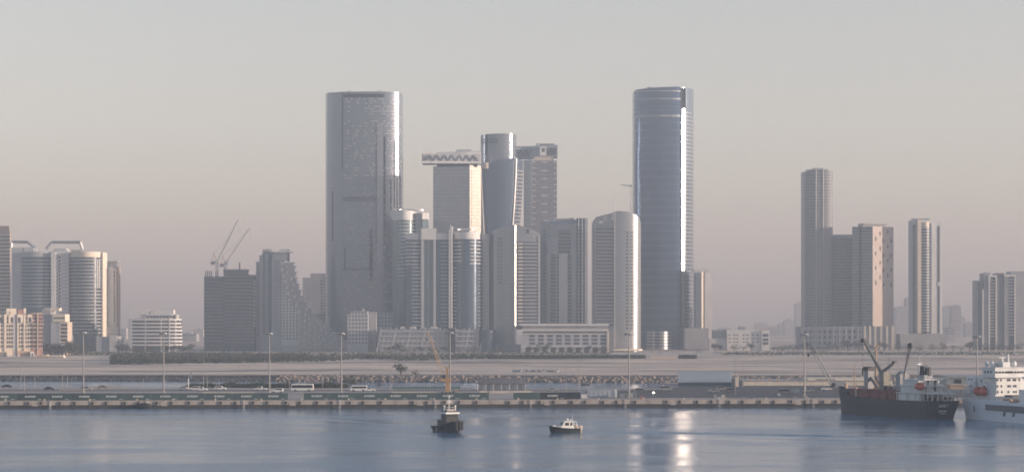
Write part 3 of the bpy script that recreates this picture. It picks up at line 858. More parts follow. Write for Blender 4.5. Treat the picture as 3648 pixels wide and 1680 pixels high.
B = Bld('unfinished_tower', 'dark unfinished concrete tower with scaffold netting below two slanted cranes', 'building', 815, 2360)
M_NET = glass('scaffold_net', (0.085, 0.095, 0.11), (0.055, 0.06, 0.07), .9, 0.0, 3.0, 3.8, .25, .25)
B.box('left_frame', M_NET, 727, 797, 984, None, 2, 30)
B.box('right_frame', M_NET, 797, 905, 978, None, 0, 30)
B.box('penthouse_frame', M_DGREY, 796, 878, 962, 978, 4, 24)
B.bands('floor_slab', M_GREY, [(727, 2), (796, 2)], steps(990, 1225, 12.4), .5, -.2, .35)
B.bands('floor_slab', M_GREY, [(797, 0), (905, 0)], steps(984, 1225, 12.4), .5, -.2, .35)
for x in (731, 738, 745, 752, 767, 774):
    B.box('rebar_column', M_DGREY, x, x+3, 963, 985, 8, 9.5)
B.box('core_post', M_DGREY, 851, 855, 933, 962, 10, 12)
B.box('top_slab', M_GREY, 795, 880, 958, 962, 3, 26)
B.bands('hoist_panel', M_CREAM, [(904, 1.5), (907.5, 6)], steps(1000, 1165, 12.4), 1.7, -.2, .6)

def tower_crane(label, x, ymast, yslew, xt, yt, xc, D):
    B = Bld('luffing_crane', label, 'crane', x, D, zb=PZ(ymast, D), group='luffing cranes on the unfinished tower')
    m = MB(); a = B.p(x, 0)[0]; z1 = B.z(yslew)
    for dx in (-1.1, 1.1):
        for dy in (-1.1, 1.1): m.tube((a+dx, dy, 0), (a+dx, dy, z1), .22, n=4)
    k = 0; z = 0
    while z < z1-2:
        s_ = 1 if k % 2 else -1
        m.tube((a-1.1*s_, -1.1, z), (a+1.1*s_, -1.1, z+2), .14, n=4); m.tube((a-1.1*s_, 1.1, z), (a+1.1*s_, 1.1, z+2), .14, n=4)
        z += 2; k += 1
    m.build('mast', M_GREY, B.o)
    MB().box(a-1.6, a+2.2, -1.5, 1.5, z1, z1+2.4).build('cab', M_WHITE, B.o)
    q = (B.p(xt)[0], 0, B.z(yt)); p0 = (a+1, 0, z1+2)
    d = Vector(q)-Vector(p0); up = Vector((-d.z, 0, d.x)).normalized()
    m = MB(); n = 16
    def at(t, o, y): w = (1-t)*.6+.35; v = Vector(p0)+d*t+up*o*w; return (v.x, y*w, v.z)
    for o, y in ((0, -1), (0, 1), (1.4, 0)):
        m.tube(at(0, o, y), at(1, o, y), .30, .22, 4)
    for i in range(n):
        m.tube(at(i/n, 0, -1), at((i+.5)/n, 1.4, 0), .13, n=4); m.tube(at((i+.5)/n, 1.4, 0), at((i+1)/n, 0, 1), .13, n=4)
    m.build('jib', M_GREY, B.o)
    MB().box(B.p(xc)[0]-1, a-1.4, -1.3, 1.3, z1+.3, z1+1.6).build('counter_jib', M_RED, B.o)
    MB().box(B.p(xc)[0]-1.5, B.p(xc)[0]+2.5, -1.6, 1.6, z1-1.8, z1+.4).build('counterweight', M_GREY, B.o)
    top = (B.p(xc)[0]+1.5, 0, z1+10)
    MB().tube((a-.5, .9, z1+2), top, .3, n=4).tube((a-.5, -.9, z1+2), top, .3, n=4).tube((B.p(xc)[0], 0, z1+1.5), top, .2, n=4).build('a_frame', M_RED, B.o)
    m = MB(); m.tube(top, at(.55, 1.4, 0), .09, n=4).tube(top, at(.92, 1.4, 0), .09, n=4).build('pendant_line', M_STEEL, B.o)
    MB().tube(q, (q[0]+.2, 0, q[2]-11), .06, n=4).ball((q[0]+.2, 0, q[2]-11.5), .6).build('hook', M_DGREY, B.o)
tower_crane('taller of two slanted cranes above the unfinished tower, with the higher jib tip', 773, 985, 936, 850, 782, 756, 2372)
tower_crane('shorter slanted crane above the unfinished tower, right of the taller crane', 803, 962, 944, 891, 812, 788, 2368)

# stepped terraces building
B = Bld('cascade_building', 'white building whose right side cascades down in stepped terraces', 'building', 1040, 2375)
B.box('left_slab', M_LGREY, 912, 931, 931, None, 6, 32)
B.prism('left_block', M_LGREY, [(924, 4), (968, 3), (968, 30), (924, 30)], [908, 900, 900, 908])
B.box('groove', M_SLOT, 939, 942, 905, 1190, 2.9, 4)
B.box('glass_strip', G_BLUE, 956, 968, 896, 1185, 2.4, 8)
B.box('middle_block', M_LGREY, 968, 1003, 925, None, 3, 30)
B.box('crown_back', M_GREY, 935, 968, 886, 905, 8, 20)
B.box('crown_wall', M_WHITE, 968, 1026, 896, 926, 10, 24)
B.box('crown_slab', M_WHITE, 960, 1038, 893, 897, 6, 28)
B.box('crown_block', M_LGREY, 997, 1022, 886, 894, 8, 20)
B.box('crown_post', M_DGREY, 1024, 1030, 886, 930, 9, 16)
prof_ = [(925, 1048), (985, 1056), (1040, 1074), (1080, 1096), (1110, 1118), (1140, 1146), (1170, 1180), (1195, 1212), (1215, 1238), (1240, 1268)]
wallp = [(925, 1000), (960, 1000), (1000, 1012), (1040, 1022), (1070, 1035), (1090, 1060), (1150, 1062), (1235, 1062)]
def interp(tab, y):
    for (a, xa), (b, xb) in zip(tab, tab[1:]):
        if a <= y <= b: return xa + (xb-xa)*(y-a)/(b-a)
    return tab[-1][1] if y > tab[-1][0] else tab[0][1]
for k, y in enumerate(steps(932, 1238, 10.8)):
    xr = interp(prof_, y) + (4 if k % 2 else 0); xl = interp(wallp, y)
    yb = y + 10.8
    B.prism('terrace_storey', M_WHITE, [(990, 3.5), (xl, 3.5), (xr-3, 14), (xr-3, 32), (990, 32)], y, yb + (0 if k < 27 else 3))
    n = max(2, int((xr-xl)/18))
    B.bands('terrace_parapet', M_WHITE, [(xl, 2), (xr, 13)], [y+3], 1.1, -1.5, 1.6)
    if xr - xl > 24:
        w = (xr-xl)/n
        for i in range(n):
            if (i+k) % 2 == 0:
                x0 = xl + i*w
                v_ = 2 + 11*(x0-xl)/(xr-xl)
                B.box('terrace_pod', M_WHITE, x0, x0+w*.38, y-1, yb, v_-1.2, v_+5)
B.wins('window', G_DARK, (970, 3), (1003, 3), [.3, .6, .9], steps(935, 1200, 10.8), 1.1, 1.5, .1, stuff=True)
B.wins('window', G_DARK, (913, 6), (931, 6), [.4], steps(945, 1200, 10.8), 1.2, 1.5, .1)
B.wins('window', G_DARK, (942, 3.5), (956, 3.3), [.5], steps(925, 1180, 10.8), 1.1, 1.5, .1)
wl = MB()
for y in steps(1000, 1215, 10.8):
    x1 = interp(wallp, y) - 4
    x = 1008
    while x < x1:
        a = B.p(x, 3.4)[0]; wl.box(a, a+1.6, 3.4, 3.8, B.z(y+2), B.z(y-3)); x += 12
tag(wl.build('window_rows', G_DARK, B.o), kind='stuff')

B = Bld('grey_slab_block', 'plain grey slab block behind the cascade building', 'building', 1125, 2560)
B.box('wall', M_GREY, 1078, 1160, 988, None, 0, 24)
B.box('upper_wall', M_GREY, 1106, 1158, 973, 988, 1, 22)
B.wins('window', G_DARK, (1080, 0), (1160, 0), [.82], steps(1000, 1130, 11), 2.6, 1.8, .1)
B.wins('window', G_DARK, (1080, 0), (1160, 0), [.95], steps(990, 1130, 11), 1.6, 1.8, .1)

# ------------------------------------------------------------------ right of the skyline
B = Bld('white_office', 'long low white building with small scattered windows right of the skyline', 'building', 2650, 2420)
B.box('wall', M_WHITE, 2590, 2712, 1174, None, 0, 26)
B.box('end_bay', M_WHITE, 2713, 2742, 1176, None, -2, 24)
B.wins('bay_window', G_DARK, (2714, -2), (2742, -2), [.48], [1193, 1209, 1222], 6.2, 3.0, .1)
B.box('roof_house', M_STEEL, 2632, 2656, 1162, 1174, 6, 14)
B.box('roof_house', M_LGREY, 2586, 2602, 1168, 1175, 8, 16)
B.box('roof_house', M_BROWN, 2712, 2734, 1172, 1177, 4, 12)
B.wins('window', G_DARK, (2592, 0), (2711, 0), [.06, .20, .29, .48, .58, .60, .76, .90], [1192.5, 1205, 1217], 1.9, 1.2, .1)
B.box('annex', M_LGREY, 2526, 2590, 1205, None, 2, 22)
B.box('annex_wall', M_STEEL, 2540, 2590, 1175, None, 12, 26)

B = Bld('residential_tower', 'tallest dark residential tower of the right-hand group', 'tower', 2915, 2560)
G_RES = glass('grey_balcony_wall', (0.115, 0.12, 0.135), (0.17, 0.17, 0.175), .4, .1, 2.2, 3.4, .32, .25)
tp = [(2863, 10), (2868, 5), (2888, 1), (2915, 0), (2945, 1), (2962, 4), (2967, 9)]
B.wall('shaft', G_RES, tp, [609, 612, 603, 603, 603, 612, 606], back=34)
B.box('roof_house', M_LGREY, 2900, 2934, 596, 612, 8, 22)
B.box('crown_wing', M_LGREY, 2877, 2952, 602, 612, 3, 24)
B.tube('edge_fin', M_LGREY, [(2907, -.3, 604), (2907, -.3, 1160)], .45, n=4)
B.tube('edge_fin', M_LGREY, [(2933, -.2, 604), (2933, -.2, 1160)], .45, n=4)
B.bands('floor_band', M_GREY, tp, steps(618, 1155, 10.9), .55, -.2, .45)

B = Bld('residential_tower', 'lower residential tower joined between the tallest tower and the pink sunlit one', 'tower', 3005, 2575)
B.box('shaft', G_RES, 2966, 3040, 848, None, 4, 34)
B.box('roof_house', M_LGREY, 2972, 3006, 834, 850, 8, 24)
B.box('roof_house', M_LGREY, 3008, 3036, 834, 856, 8, 24)
B.bands('floor_band', M_GREY, [(2966, 4), (3040, 4)], steps(862, 1155, 11), .55, -.2, .4)

B = Bld('sunlit_tower', 'residential tower with dark left face and pink sunlit right face with scattered slots', 'tower', 3110, 2540)
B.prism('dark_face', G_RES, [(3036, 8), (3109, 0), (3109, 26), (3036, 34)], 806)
B.prism('pink_face', mat('pink_sunlit_wall', (0.46, 0.385, 0.34), .8, var=.1, scale=.15), [(3109.3, .1), (3183, 16), (3160, 40), (3109.3, 28)], 806)  # pinkish sunlight on this face put into its wall colour
B.box('groove', M_SLOT, 3061, 3070, 806, 1160, 4.2, 7)
B.bands('floor_band', M_GREY, [(3036, 8), (3109, 0)], steps(818, 1158, 10.9), .5, -.2, .4)
B.box('roof_slab', M_CREAM, 3076, 3162, 793, 800, 6, 26)
B.box('roof_house', M_GREY, 3060, 3074, 795, 806, 8, 16)
slot = []
for y in steps(824, 1010, 26):
    for i, c in enumerate((.14, .35, .52, .72, .88)):
        if (i + int(y/26)) % 2 == 0: slot.append((c, y + (7 if i % 3 else 0)))
for c, y in slot:
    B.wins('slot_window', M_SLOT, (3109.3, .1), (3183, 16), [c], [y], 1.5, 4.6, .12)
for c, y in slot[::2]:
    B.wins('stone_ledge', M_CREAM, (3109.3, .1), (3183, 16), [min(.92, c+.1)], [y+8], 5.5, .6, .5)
B.bands('floor_band', M_BEIGE, [(3109.3, .1), (3183, 16)], steps(1046, 1158, 11), .8, -.2, .5)

B = Bld('columned_podium', 'wide podium with tall white pilasters under the right-hand tower group', 'building', 3020, 2500)
B.box('wall', M_GREY, 2852, 3192, 1162, None, 0, 44)
for x in [2858+i*22 for i in range(12)]:
    B.box('pilaster', M_LGREY, x, x+4, 1163, None, -1, 1)
for x in (3078, 3096, 3115, 3136, 3157, 3176):
    B.box('white_pilaster', M_CREAM, x, x+7, 1160, None, -1.6, 1)
B.wins('tall_window', G_DARK, (3086, 0), (3190, 0), fr(5, .02, .98), [1178, 1200, 1222], 1.9, 4.4, .1)
B.wins('window', G_DARK, (2860, 0), (3070, 0), fr(12), [1180, 1200, 1220], 2.8, 3.6, .1)

B = Bld('white_pier_tower', 'slender white tower with a stack of curved balconies standing alone at right', 'tower', 3297, 2540)
B.prism('left_wing', M_LGREY, [(3236, 6), (3266, 3), (3266, 30), (3236, 30)], [786, 782, 782, 786])
B.box('left_glass', G_DARK, 3252, 3262, 800, 1186, 3.4, 5)
B.box('gap', M_SLOT, 3266, 3269, 790, 1186, 5, 28)
B.box('white_pier', M_CREAM, 3269, 3283, 781, 1186, .5, 30)
rb = arc(3284, 3312, 4, .5, 6, 60)
B.wall('balcony_glass', G_DARK, rb, 806, back=28)
B.bands('balcony', M_WHITE, rb, steps(812, 1180, 10.4), .8, -.3, 1.0)
B.wall('round_head', M_CREAM, [(x, v-.8) for x, v in rb], 790, 808, back=26)
B.prism('right_wing', M_LGREY, [(3312, 2), (3357, 6), (3357, 30), (3312, 30)], [792, 783, 783, 792])
B.box('right_glass', G_DARK, 3342, 3348, 804, 1186, 4.0, 6)
B.box('glass_gap', M_WHITE, 3340, 3350, 1004, 1018, 3.7, 6)
B.box('pilaster', M_WHITE, 3318, 3322, 796, 1186, 1.6, 4)
B.box('roof_frame', M_STEEL, 3250, 3313, 777, 780, 6, 22)
B.box('podium', M_GREY, 3208, 3372, 1188, None, -4, 30)

B = Bld('striped_tower', 'dark tower cluster with pale vertical piers near the right edge', 'tower', 3560, 2440)
B.box('left_wing', M_GREY, 3479, 3500, 998, None, 4, 26)
B.box('left_glass', G_DARK, 3484, 3496, 1003, None, 3.4, 5)
B.box('white_pier', M_WHITE, 3500, 3505, 1030, None, 2, 24)
B.box('inner_wing', M_GREY, 3505, 3524, 972, None, 3, 26)
B.box('inner_wing', M_DGREY, 3552, 3578, 972, None, 3, 26)
B.box('inner_wing', M_GREY, 3578, 3594, 976, None, 2, 26)
B.box('balcony_bay', G_DARK, 3524, 3552, 990, None, 2.5, 26)
B.box('white_frame', M_WHITE, 3522, 3527, 985, None, 1.2, 24)
B.box('white_frame', M_WHITE, 3547, 3552, 985, None, 1.2, 24)
B.box('frame_head', M_WHITE, 3522, 3552, 979, 986, 1.1, 24.2)
B.bands('balcony', M_LGREY, [(3527.5, 2.5), (3546.5, 2.5)], steps(998, 1200, 11), .8, -.2, .9)
B.box('balcony_bay', G_DARK, 3594, 3614, 988, None, 2, 26)
B.box('white_pier', M_WHITE, 3614, 3618, 982, None, .8, 26)
B.box('frame_head', M_WHITE, 3578, 3618, 978, 984, .7, 24.2)
B.bands('balcony', M_LGREY, [(3594, 2), (3613.5, 2)], steps(994, 1200, 11), .8, -.2, .9)
B.box('roof_house', M_LGREY, 3512, 3530, 968, 976, 8, 18)
B.box('roof_house', M_CREAM, 3560, 3572, 970, 974, 8, 18)
B = Bld('hazy_tower', 'flat grey tower cut by the right edge behind the striped towers', 'tower', 3640, 2800)
B.box('wall', M_GREY, 3602, 3680, 966, None, 0, 30)
B.box('upper_wall', M_GREY, 3594, 3660, 976, None, 6, 28)
B.bands('floor_band', M_LGREY, [(3602, 0), (3680, 0)], steps(975, 1180, 12), .5, -.2, .3)

# far hazy city on the horizon
far = [(2795, 2830, 1139, 5200), (2775, 2800, 1152, 5600), (2835, 2858, 1080, 5000), (2740, 2770, 1163, 5300), (3192, 3236, 1093, 4300), (3228, 3240, 1062, 4800),
       (3362, 3390, 1092, 4400), (3392, 3424, 1088, 4300), (3420, 3440, 1130, 4700), (3440, 3470, 1150, 4600), (2560, 2585, 1168, 5200), (2690, 2735, 1150, 6200),
       (430, 450, 1170, 4200), (640, 700, 1188, 3600), (690, 724, 1172, 4800), (3375, 3400, 1165, 3600)]
for i, (x0, x1, y, D) in enumerate(far):
    B = Bld('distant_building', 'faint hazy block on the horizon, %s from the left of the sixteen' % ORD[sorted(q[0] for q in far).index(x0)], 'building', (x0+x1)/2, D, group='distant buildings on the horizon')
    B.box('wall', M_GREY if i % 2 else M_LGREY, x0, x1, y, None, 0, 30)
    B.box('roof_house', M_GREY, x0+(x1-x0)*.3, x0+(x1-x0)*.7, y-4, y, 6, 20)
    B.wins('window_rows', G_DARK, (x0, 0), (x1, 0), fr(max(2, int((x1-x0)/5))), steps(y+4, min(1195, y+90), 9), 1.6, 1.8, .1, stuff=True)

# ------------------------------------------------------------------ near land: quay, apron, roads
M_QUAY = mat('quay_concrete', (0.37, 0.32, 0.28), 0.9, var=0.3, scale=0.35, bump=.2)
M_ALGAE = mat('tide_stained_concrete', (0.055, 0.055, 0.05), 0.7, var=0.35, scale=0.4, bump=.3)
M_APRON = mat('dusty_apron', (0.36, 0.31, 0.28), 0.95, var=0.22, scale=0.03)
M_ASPH = mat('asphalt', (0.075, 0.075, 0.08), 0.9, var=0.3, scale=0.05)
M_ROCK = mat('armour_rock', (0.29, 0.235, 0.20), 0.95, var=0.4, scale=0.6)
M_MUD = mat('dark_bank', (0.085, 0.085, 0.085), 0.95, var=0.4, scale=0.15)
M_RUBBER = mat('black_rubber', (0.02, 0.02, 0.022), 0.7, var=0.2, scale=1.0)
M_POLE = mat('galvanised_pole', (0.27, 0.26, 0.26), 0.5, 0.3, var=0.1, scale=0.5)
M_YEL = mat('ochre_paint', (0.43, 0.27, 0.15), 0.7, var=0.15, scale=0.5)
M_ORG = mat('orange_paint', (0.55, 0.14, 0.06), 0.5, var=0.15, scale=0.7)
M_PAINTW = mat('white_paint', (0.72, 0.71, 0.69), 0.45, var=0.08, scale=0.4)
M_BLACK = mat('black_paint', (0.022, 0.023, 0.026), 0.5, var=0.3, scale=0.4)
M_TINT = mat('tinted_glass', (0.02, 0.024, 0.03), 0.12, 0.0, var=0.1, scale=1, spec=.6)

LEFT, RIGHT = -1500.0, 1500.0
def land_poly():
    return [(LEFT, YQ(LEFT)), (RIGHT, YQ(RIGHT)), (RIGHT, 1115), (74, 1115), (72, 1016), (-90, 1020), (-260, 1044), (LEFT, 1050)]
ql = MB().prism(land_poly(), -4.0, GZ).build('quay_ground', M_APRON)
tag(ql, 'dusty beige port apron behind the quay edge', 'ground', kind='structure')
asp = MB().prism([(28, 885), (RIGHT, 905+0.057*300), (RIGHT, 1075), (80, 1060), (60, 985), (28, 960)], GZ, GZ+.006).build('yard_paving', M_ASPH)
tag(asp, 'dark asphalt yard behind the right part of the quay', 'paving', kind='structure')
rd = MB().prism([(LEFT, 985), (62, 972), (62, 996), (LEFT, 1012)], GZ, GZ+.006).build('road', mat('road_asphalt', (0.17, .155, .145), .9, var=.2, scale=.05))
tag(rd, 'grey service road along the rear of the quay', 'road', kind='structure')

qa = math.atan(0.057)
qroot = tag(empty('quay_wall', (0, 862.0, 0), qa), 'long concrete quay wall with rubber fenders and tide-stained foot', 'quay', kind='structure')
# deck blocks of the quay front, each a cast piece with joints between
blk = MB().box(-2.97, 2.97, -1.1, 0.3, 1.35, GZ+.12)
bme = blk.mesh('cope_block', M_QUAY)
n0, n1 = -52, 45
for i in range(n0, n1):
    o = bpy.data.objects.new('cope_block', bme); COL.objects.link(o); o.parent = qroot
    o.location = (i*6.0, (R.random()-.5)*.06, (R.random()-.5)*.05)
MB().box(-1400, 1400, -.55, 1.2, -4, 1.36).build('tidal_wall', M_ALGAE, qroot)
MB().box(-1400, n0*6-3, -1.1, .3, 1.35, GZ+.1).build('far_cope', M_QUAY, qroot)
MB().box(n1*6-3, 1400, -1.1, .3, 1.35, GZ+.1).build('far_cope', M_QUAY, qroot)
fen = MB().tube((0, -1.25, 1.55), (0, -1.25, 2.6), .3, n=8).mesh('fender', M_RUBBER)
pad = MB().box(-1.2, 1.2, -1.2, -1.0, 1.0, 2.0).mesh('fender_panel', M_QUAY)
for i in range(-26, 23):
    for dx in (-1.5+R.random()*.4, 3.6+R.random()*.5):
        if R.random() < .06: continue
        o = bpy.data.objects.new('fender', fen); COL.objects.link(o); o.parent = qroot; o.location = (i*12+dx, 0, (R.random()-.5)*.15)
    if i % 4 == 1:
        o = bpy.data.objects.new('fender_panel', pad); COL.objects.link(o); o.parent = qroot; o.location = (i*12+1.2, 0, 0)
# stains: darker cast repair pieces and ladders
for i in range(-24, 22, 3):
    m = MB()
    for dx in (-.25, .25): m.tube((i*12+7+dx, -1.3, -.2), (i*12+7+dx, -1.3, GZ+.2), .05, n=4)
    for k in range(9): m.tube((i*12+6.75, -1.3, .1+k*.32), (i*12+7.25, -1.3, .1+k*.32), .04, n=4)
    m.build('ladder', M_STEEL, qroot)
bol = MB().tube((0,0,0), (0,0,.45), .28, .2, 8).tube((0,0,.45), (0,0,.62), .42, .42, 8)
bolm = bol.mesh('bollard', M_BEIGE)
bx = [i*16.0+R.random()*3 for i in range(-19, 14)]
for k, x in enumerate(bx):
    o = bpy.data.objects.new('bollard', bolm); COL.objects.link(o); o.parent = qroot; o.location = (x, .75, GZ+.1)
fo = MB().ball((0, 0, 0), 3.4, 1.1, 1.15, 14, 8).build('floating_fender', M_RUBBER, None, (PX(508, 850), YQ(PX(508, 850))-2.0, 1.0), smooth=True)
tag(fo, 'big black sausage-shaped fender hanging on the left part of the quay', 'fender')
ro = MB().tube((0,0,0), (-3.4,-.4,-2.0), .13, n=5).build('mooring_rope', M_CREAM, None, (PX(588, 850), YQ(PX(588, 850))-1.2, GZ+.2))
tag(ro, 'slack pale mooring rope slanting down the quay right of the black fender', 'rope')

# far bank of the channel
bk = MB()
segs = 60
pts = []
for i in range(segs+1):
    x = -700 + i*(900/segs)
    pts.append(x)
v = []; f = []
for x in [-6000] + pts + [6000]:
    yb = 1246 + (0 if x < -100 else -min(26, (x+100)*.2)) + mn.noise(Vector((x*.03, 0, 0)))*2
    v += [(x, yb, -1.0), (x, yb+4, 1.0), (x, 1264, GZ+.25)]
for i in range(segs+2):
    a = i*3; b = a+3
    f += [(a, b, b+1, a+1), (a+1, b+1, b+2, a+2)]
tag(MB().add(v, f).build('channel_bank', M_MUD), 'dark muddy bank on the far side of the narrow channel', 'bank', kind='structure')

def rock(m, c, r):
    n = 6; vs_ = []
    for j, (k, zz) in enumerate(((.75, -.6), (1.0, .1), (.55, .75))):
        for i in range(n):
            a = 2*math.pi*i/n + j*.4
            q = r*k*(.75+R.random()*.5)
            vs_.append((c[0]+q*math.cos(a)*1.25, c[1]+q*math.sin(a), c[2]+zz*r*(.8+R.random()*.4)))
    vs_.append((c[0], c[1], c[2]+r)); fs = []
    for j in range(2):
        for i in range(n):
            fs.append((j*n+i, j*n+(i+1)%n, (j+1)*n+(i+1)%n, (j+1)*n+i))
    for i in range(n): fs.append((2*n+i, 2*n+(i+1)%n, 3*n))
    m.add(vs_, fs)
rk = MB()
for i in range(3600):
    x = -130 + 350*R.random(); t_ = R.random()
    yb = 1246 - min(26, max(0, (x+100)*.2))
    rock(rk, (x, yb + t_*9, .1 + t_*2.9), .22 + R.random()**3*1.0)
tag(rk.build('riprap', M_ROCK), 'pinkish armour rocks heaped along the far channel bank', 'rocks', kind='stuff')
rk = MB()
for i in range(260):
    x = PX(1830, 1330) + 26*R.random(); rock(rk, (x, 1325+8*R.random(), GZ+.4+R.random()*1.0), .5+R.random()*.5)
tag(rk.build('rubble_heap', M_GREY), 'low grey rubble heap on the sand behind the channel', 'rubble', kind='stuff')
rk = MB()
for i in range(700):
    x = -300 + 180*R.random(); t_ = R.random(); rock(rk, (x, 1247+t_*12, t_*2.4), .3+R.random()*.5)
tag(rk.build('bank_stones', M_MUD), 'dark stones along the left part of the channel bank', 'stones', kind='stuff')

# ------------------------------------------------------------------ vegetation
def leaf_mat(name, c0, c1):
    m, t, p = ntree(name)
    oi = t.nodes.new('ShaderNodeNewGeometry'); cr = t.nodes.new('ShaderNodeValToRGB')
    cr.color_ramp.elements[0].color = (*c0, 1); cr.color_ramp.elements[1].color = (*c1, 1)
    t.links.new(oi.outputs['Random Per Island'], cr.inputs[0]); t.links.new(cr.outputs[0], p.inputs['Base Color'])
    p.inputs['Roughness'].default_value = .8; p.inputs['Specular IOR Level'].default_value = .2
    return m
M_LEAF = leaf_mat('dusty_leaves', (0.025, 0.033, 0.018), (0.065, 0.072, 0.04))
M_MANG = leaf_mat('mangrove_leaves', (0.022, 0.027, 0.018), (0.055, 0.058, 0.04))
M_BARK = mat('bark', (0.12, 0.09, 0.07), .9, var=.3, scale=1)
def leafq(m, c, s):
    a = Vector((R.gauss(0,1), R.gauss(0,1), R.gauss(0,1))).normalized(); b = a.cross(Vector((R.gauss(0,1), R.gauss(0,1), R.gauss(0,1)))).normalized()
    c = Vector(c); s1 = s*(.6+.8*R.random()); s2 = s*(.35+.5*R.random())
    m.add([c-a*s1, c+b*s2, c+a*s1, c-b*s2], [(0,1,2,3)])
def tree_proto(h, w, nl, clumps):
    tm = MB().tube((0,0,-.2), (.1,0,h*.5), h*.045, h*.03, 6)
    lm = MB()
    for k in range(clumps):
        a = 6.283*k/clumps + R.random(); rr = w*.5*(.35+.5*R.random()); z = h*(.32+.5*R.random())
        c = (rr*math.cos(a), rr*math.sin(a), z)
        tm.tube((.08, 0, h*(.15+.15*R.random())), c, h*.02, h*.008, 5)
        for i in range(nl//clumps):
            u = Vector((R.gauss(0,1), R.gauss(0,1), R.gauss(0,.75)))
            if u.length > 1.9: u *= 1.9/u.length
            leafq(lm, (c[0]+u.x*w*.16, c[1]+u.y*w*.16, c[2]+u.z*h*.14), .055*h)
    return tm.mesh('trunk', M_BARK), lm.mesh('crown', M_LEAF)
protos = [tree_proto(5, 5.5, 260, 7), tree_proto(6.5, 5.0, 300, 8), tree_proto(4, 5.5, 220, 6)]
def tree(px, D, h, label, group, zb=GZ, k=None):
    tm, lm = protos[R.randrange(3) if k is None else k]
    o = tag(empty('tree', (PX(px, D), D, zb), R.random()*6.28), label, 'tree', group)
    s_ = h/5.0
    for me in (tm, lm):
        c = bpy.data.objects.new(me.name.split('.')[0], me); COL.objects.link(c); c.parent = o; c.scale = (s_*1.1, s_*1.1, s_)
pod = [1380, 1395, 1412, 1430, 1450, 1475, 1500, 1540, 1562, 1588, 1640, 1668, 1690, 1755, 1790]
for i, x in enumerate(pod):
    tree(x, 2215+R.random()*25, 5+R.random()*4, '%s tree from the left in the row before the raked podium' % ORD[i], 'trees before the raked podium')
arc_ = [1885, 1915, 1945, 1975, 2005, 2035, 2065, 2095, 2130, 2148]
for i, x in enumerate(arc_):
    tree(x, 2235+R.random()*12, 5.5+R.random()*4, '%s tree from the left before the mall podium arcade' % ORD[i], 'trees before the mall podium')
wof = [2545, 2565, 2615, 2648, 2676]
for i, x in enumerate(wof):
    tree(x, 2385+R.random()*12, 6+R.random()*2, '%s round tree from the left before the long white building' % ORD[i], 'trees before the white building')
lft = [165, 176, 188, 198, 210, 222, 234, 246, 258, 270, 282, 292]
for i, x in enumerate(lft):
    tree(x, 1985+R.random()*40, 8+R.random()*4.5, '%s tree from the left in the grove beside the red-winged block' % ORD[i], 'grove beside the apartment block')
lf2 = [425, 437, 449, 462, 480, 505, 530, 560, 590, 620, 650, 675]
for i, x in enumerate(lf2):
    tree(x, 2200+R.random()*30, 6+R.random()*3, '%s tree from the left in the line before the terraced block' % ORD[i], 'trees before the terraced block')
rgt = [2755, 2772, 2790, 2808, 2826, 2845, 2865, 2890, 2920, 2950, 2985, 3020, 3060, 3100, 3150, 3200, 3235, 3275, 3320, 3360]
for i, x in enumerate(rgt):
    tree(x, 2330+R.random()*50, 6+R.random()*4.5, '%s tree from the left in the belt before the right-hand towers' % ORD[i], 'tree belt before the right-hand towers')
for i, x in enumerate([3395, 3425, 3455, 3490, 3520, 3555, 3590, 3625]):
    tree(x, 2330+R.random()*50, 6+R.random()*4, '%s tree from the left before the striped towers' % ORD[i], 'trees before the striped towers')
tree(1246, 1046, 5.6, 'large round grey-green tree behind the minibus on the channel edge', 'trees on the channel edge', k=0)
tree(1268, 1040, 4.0, 'lower bush pressed against the large round tree by the channel', 'trees on the channel edge', k=2)
tree(1428, 1255, 6.2, 'lone upright tree on the far channel bank near the orange crane', 'trees on the channel edge', k=1)
tree(1352, 1020, 3.2, 'small bush on the near bank right of the minibus', 'trees on the channel edge', k=2)
tree(1478, 1258, 3.4, 'small bush on the far bank left of the orange crane', 'trees on the channel edge', k=0)

def front(px):
    tab = [(390, 1575), (500, 1580), (800, 1622), (1050, 1690), (1200, 1745), (1260, 1830), (1390, 1830), (1430, 1760), (1500, 1770), (1650, 1830), (1750, 1857), (2480, 1860)]
    for (a, xa), (b, xb) in zip(tab, tab[1:]):
        if a <= px <= b: return xa + (xb-xa)*(px-a)/(b-a)
    return 1860
mg = MB()
for i in range(21000):
    px = 392 + (1760-392)*R.random()
    if R.random() < .35: px = 392 + 700*R.random()
    d0 = front(px) + mn.noise(Vector((px*.03, 0, 3)))*14
    t_ = R.random()**1.6
    D = d0 + t_*(1985-d0)
    top = 2.0 + 1.6*mn.noise(Vector((px*.05, D*.02, 1.0))) + (1.3 if px < 1100 else .2)
    if px < 420: top *= (px-385)/35
    leafq(mg, (PX(px, D), D, GZ + max(.2, top)*R.random()**.5), .85)
tag(mg.build('mangrove', M_MANG), 'broad dark belt of mangrove scrub along the sand flats', 'scrub', kind='stuff')
hg = MB()
for i in range(9000):
    px = 1740 + (2482-1740)*R.random()
    if 2300 < px < 2418: continue
    D = 1858 + 16*R.random()
    leafq(hg, (PX(px, D), D, GZ + 3.0*R.random()), .7)
tag(hg.build('clipped_hedge', M_LEAF), 'long flat-topped dark hedge before the mall podium and blue tower', 'hedge', kind='stuff')
sb = MB()
for i in range(9000):
    px = 640 + 600*R.random()**.9; D = 1040 + 14*R.random()
    hh = 2.6 + 1.2*mn.noise(Vector((px*.02, 0, 7)))
    if px < 700: hh *= (px-625)/75
    leafq(sb, (PX(px, D), D, GZ-1.2 + hh*R.random()), .4)
tag(sb.build('bank_scrub', M_LEAF), 'dark scrub growing along the near channel edge behind the white cars', 'scrub', kind='stuff')
fs_ = MB()
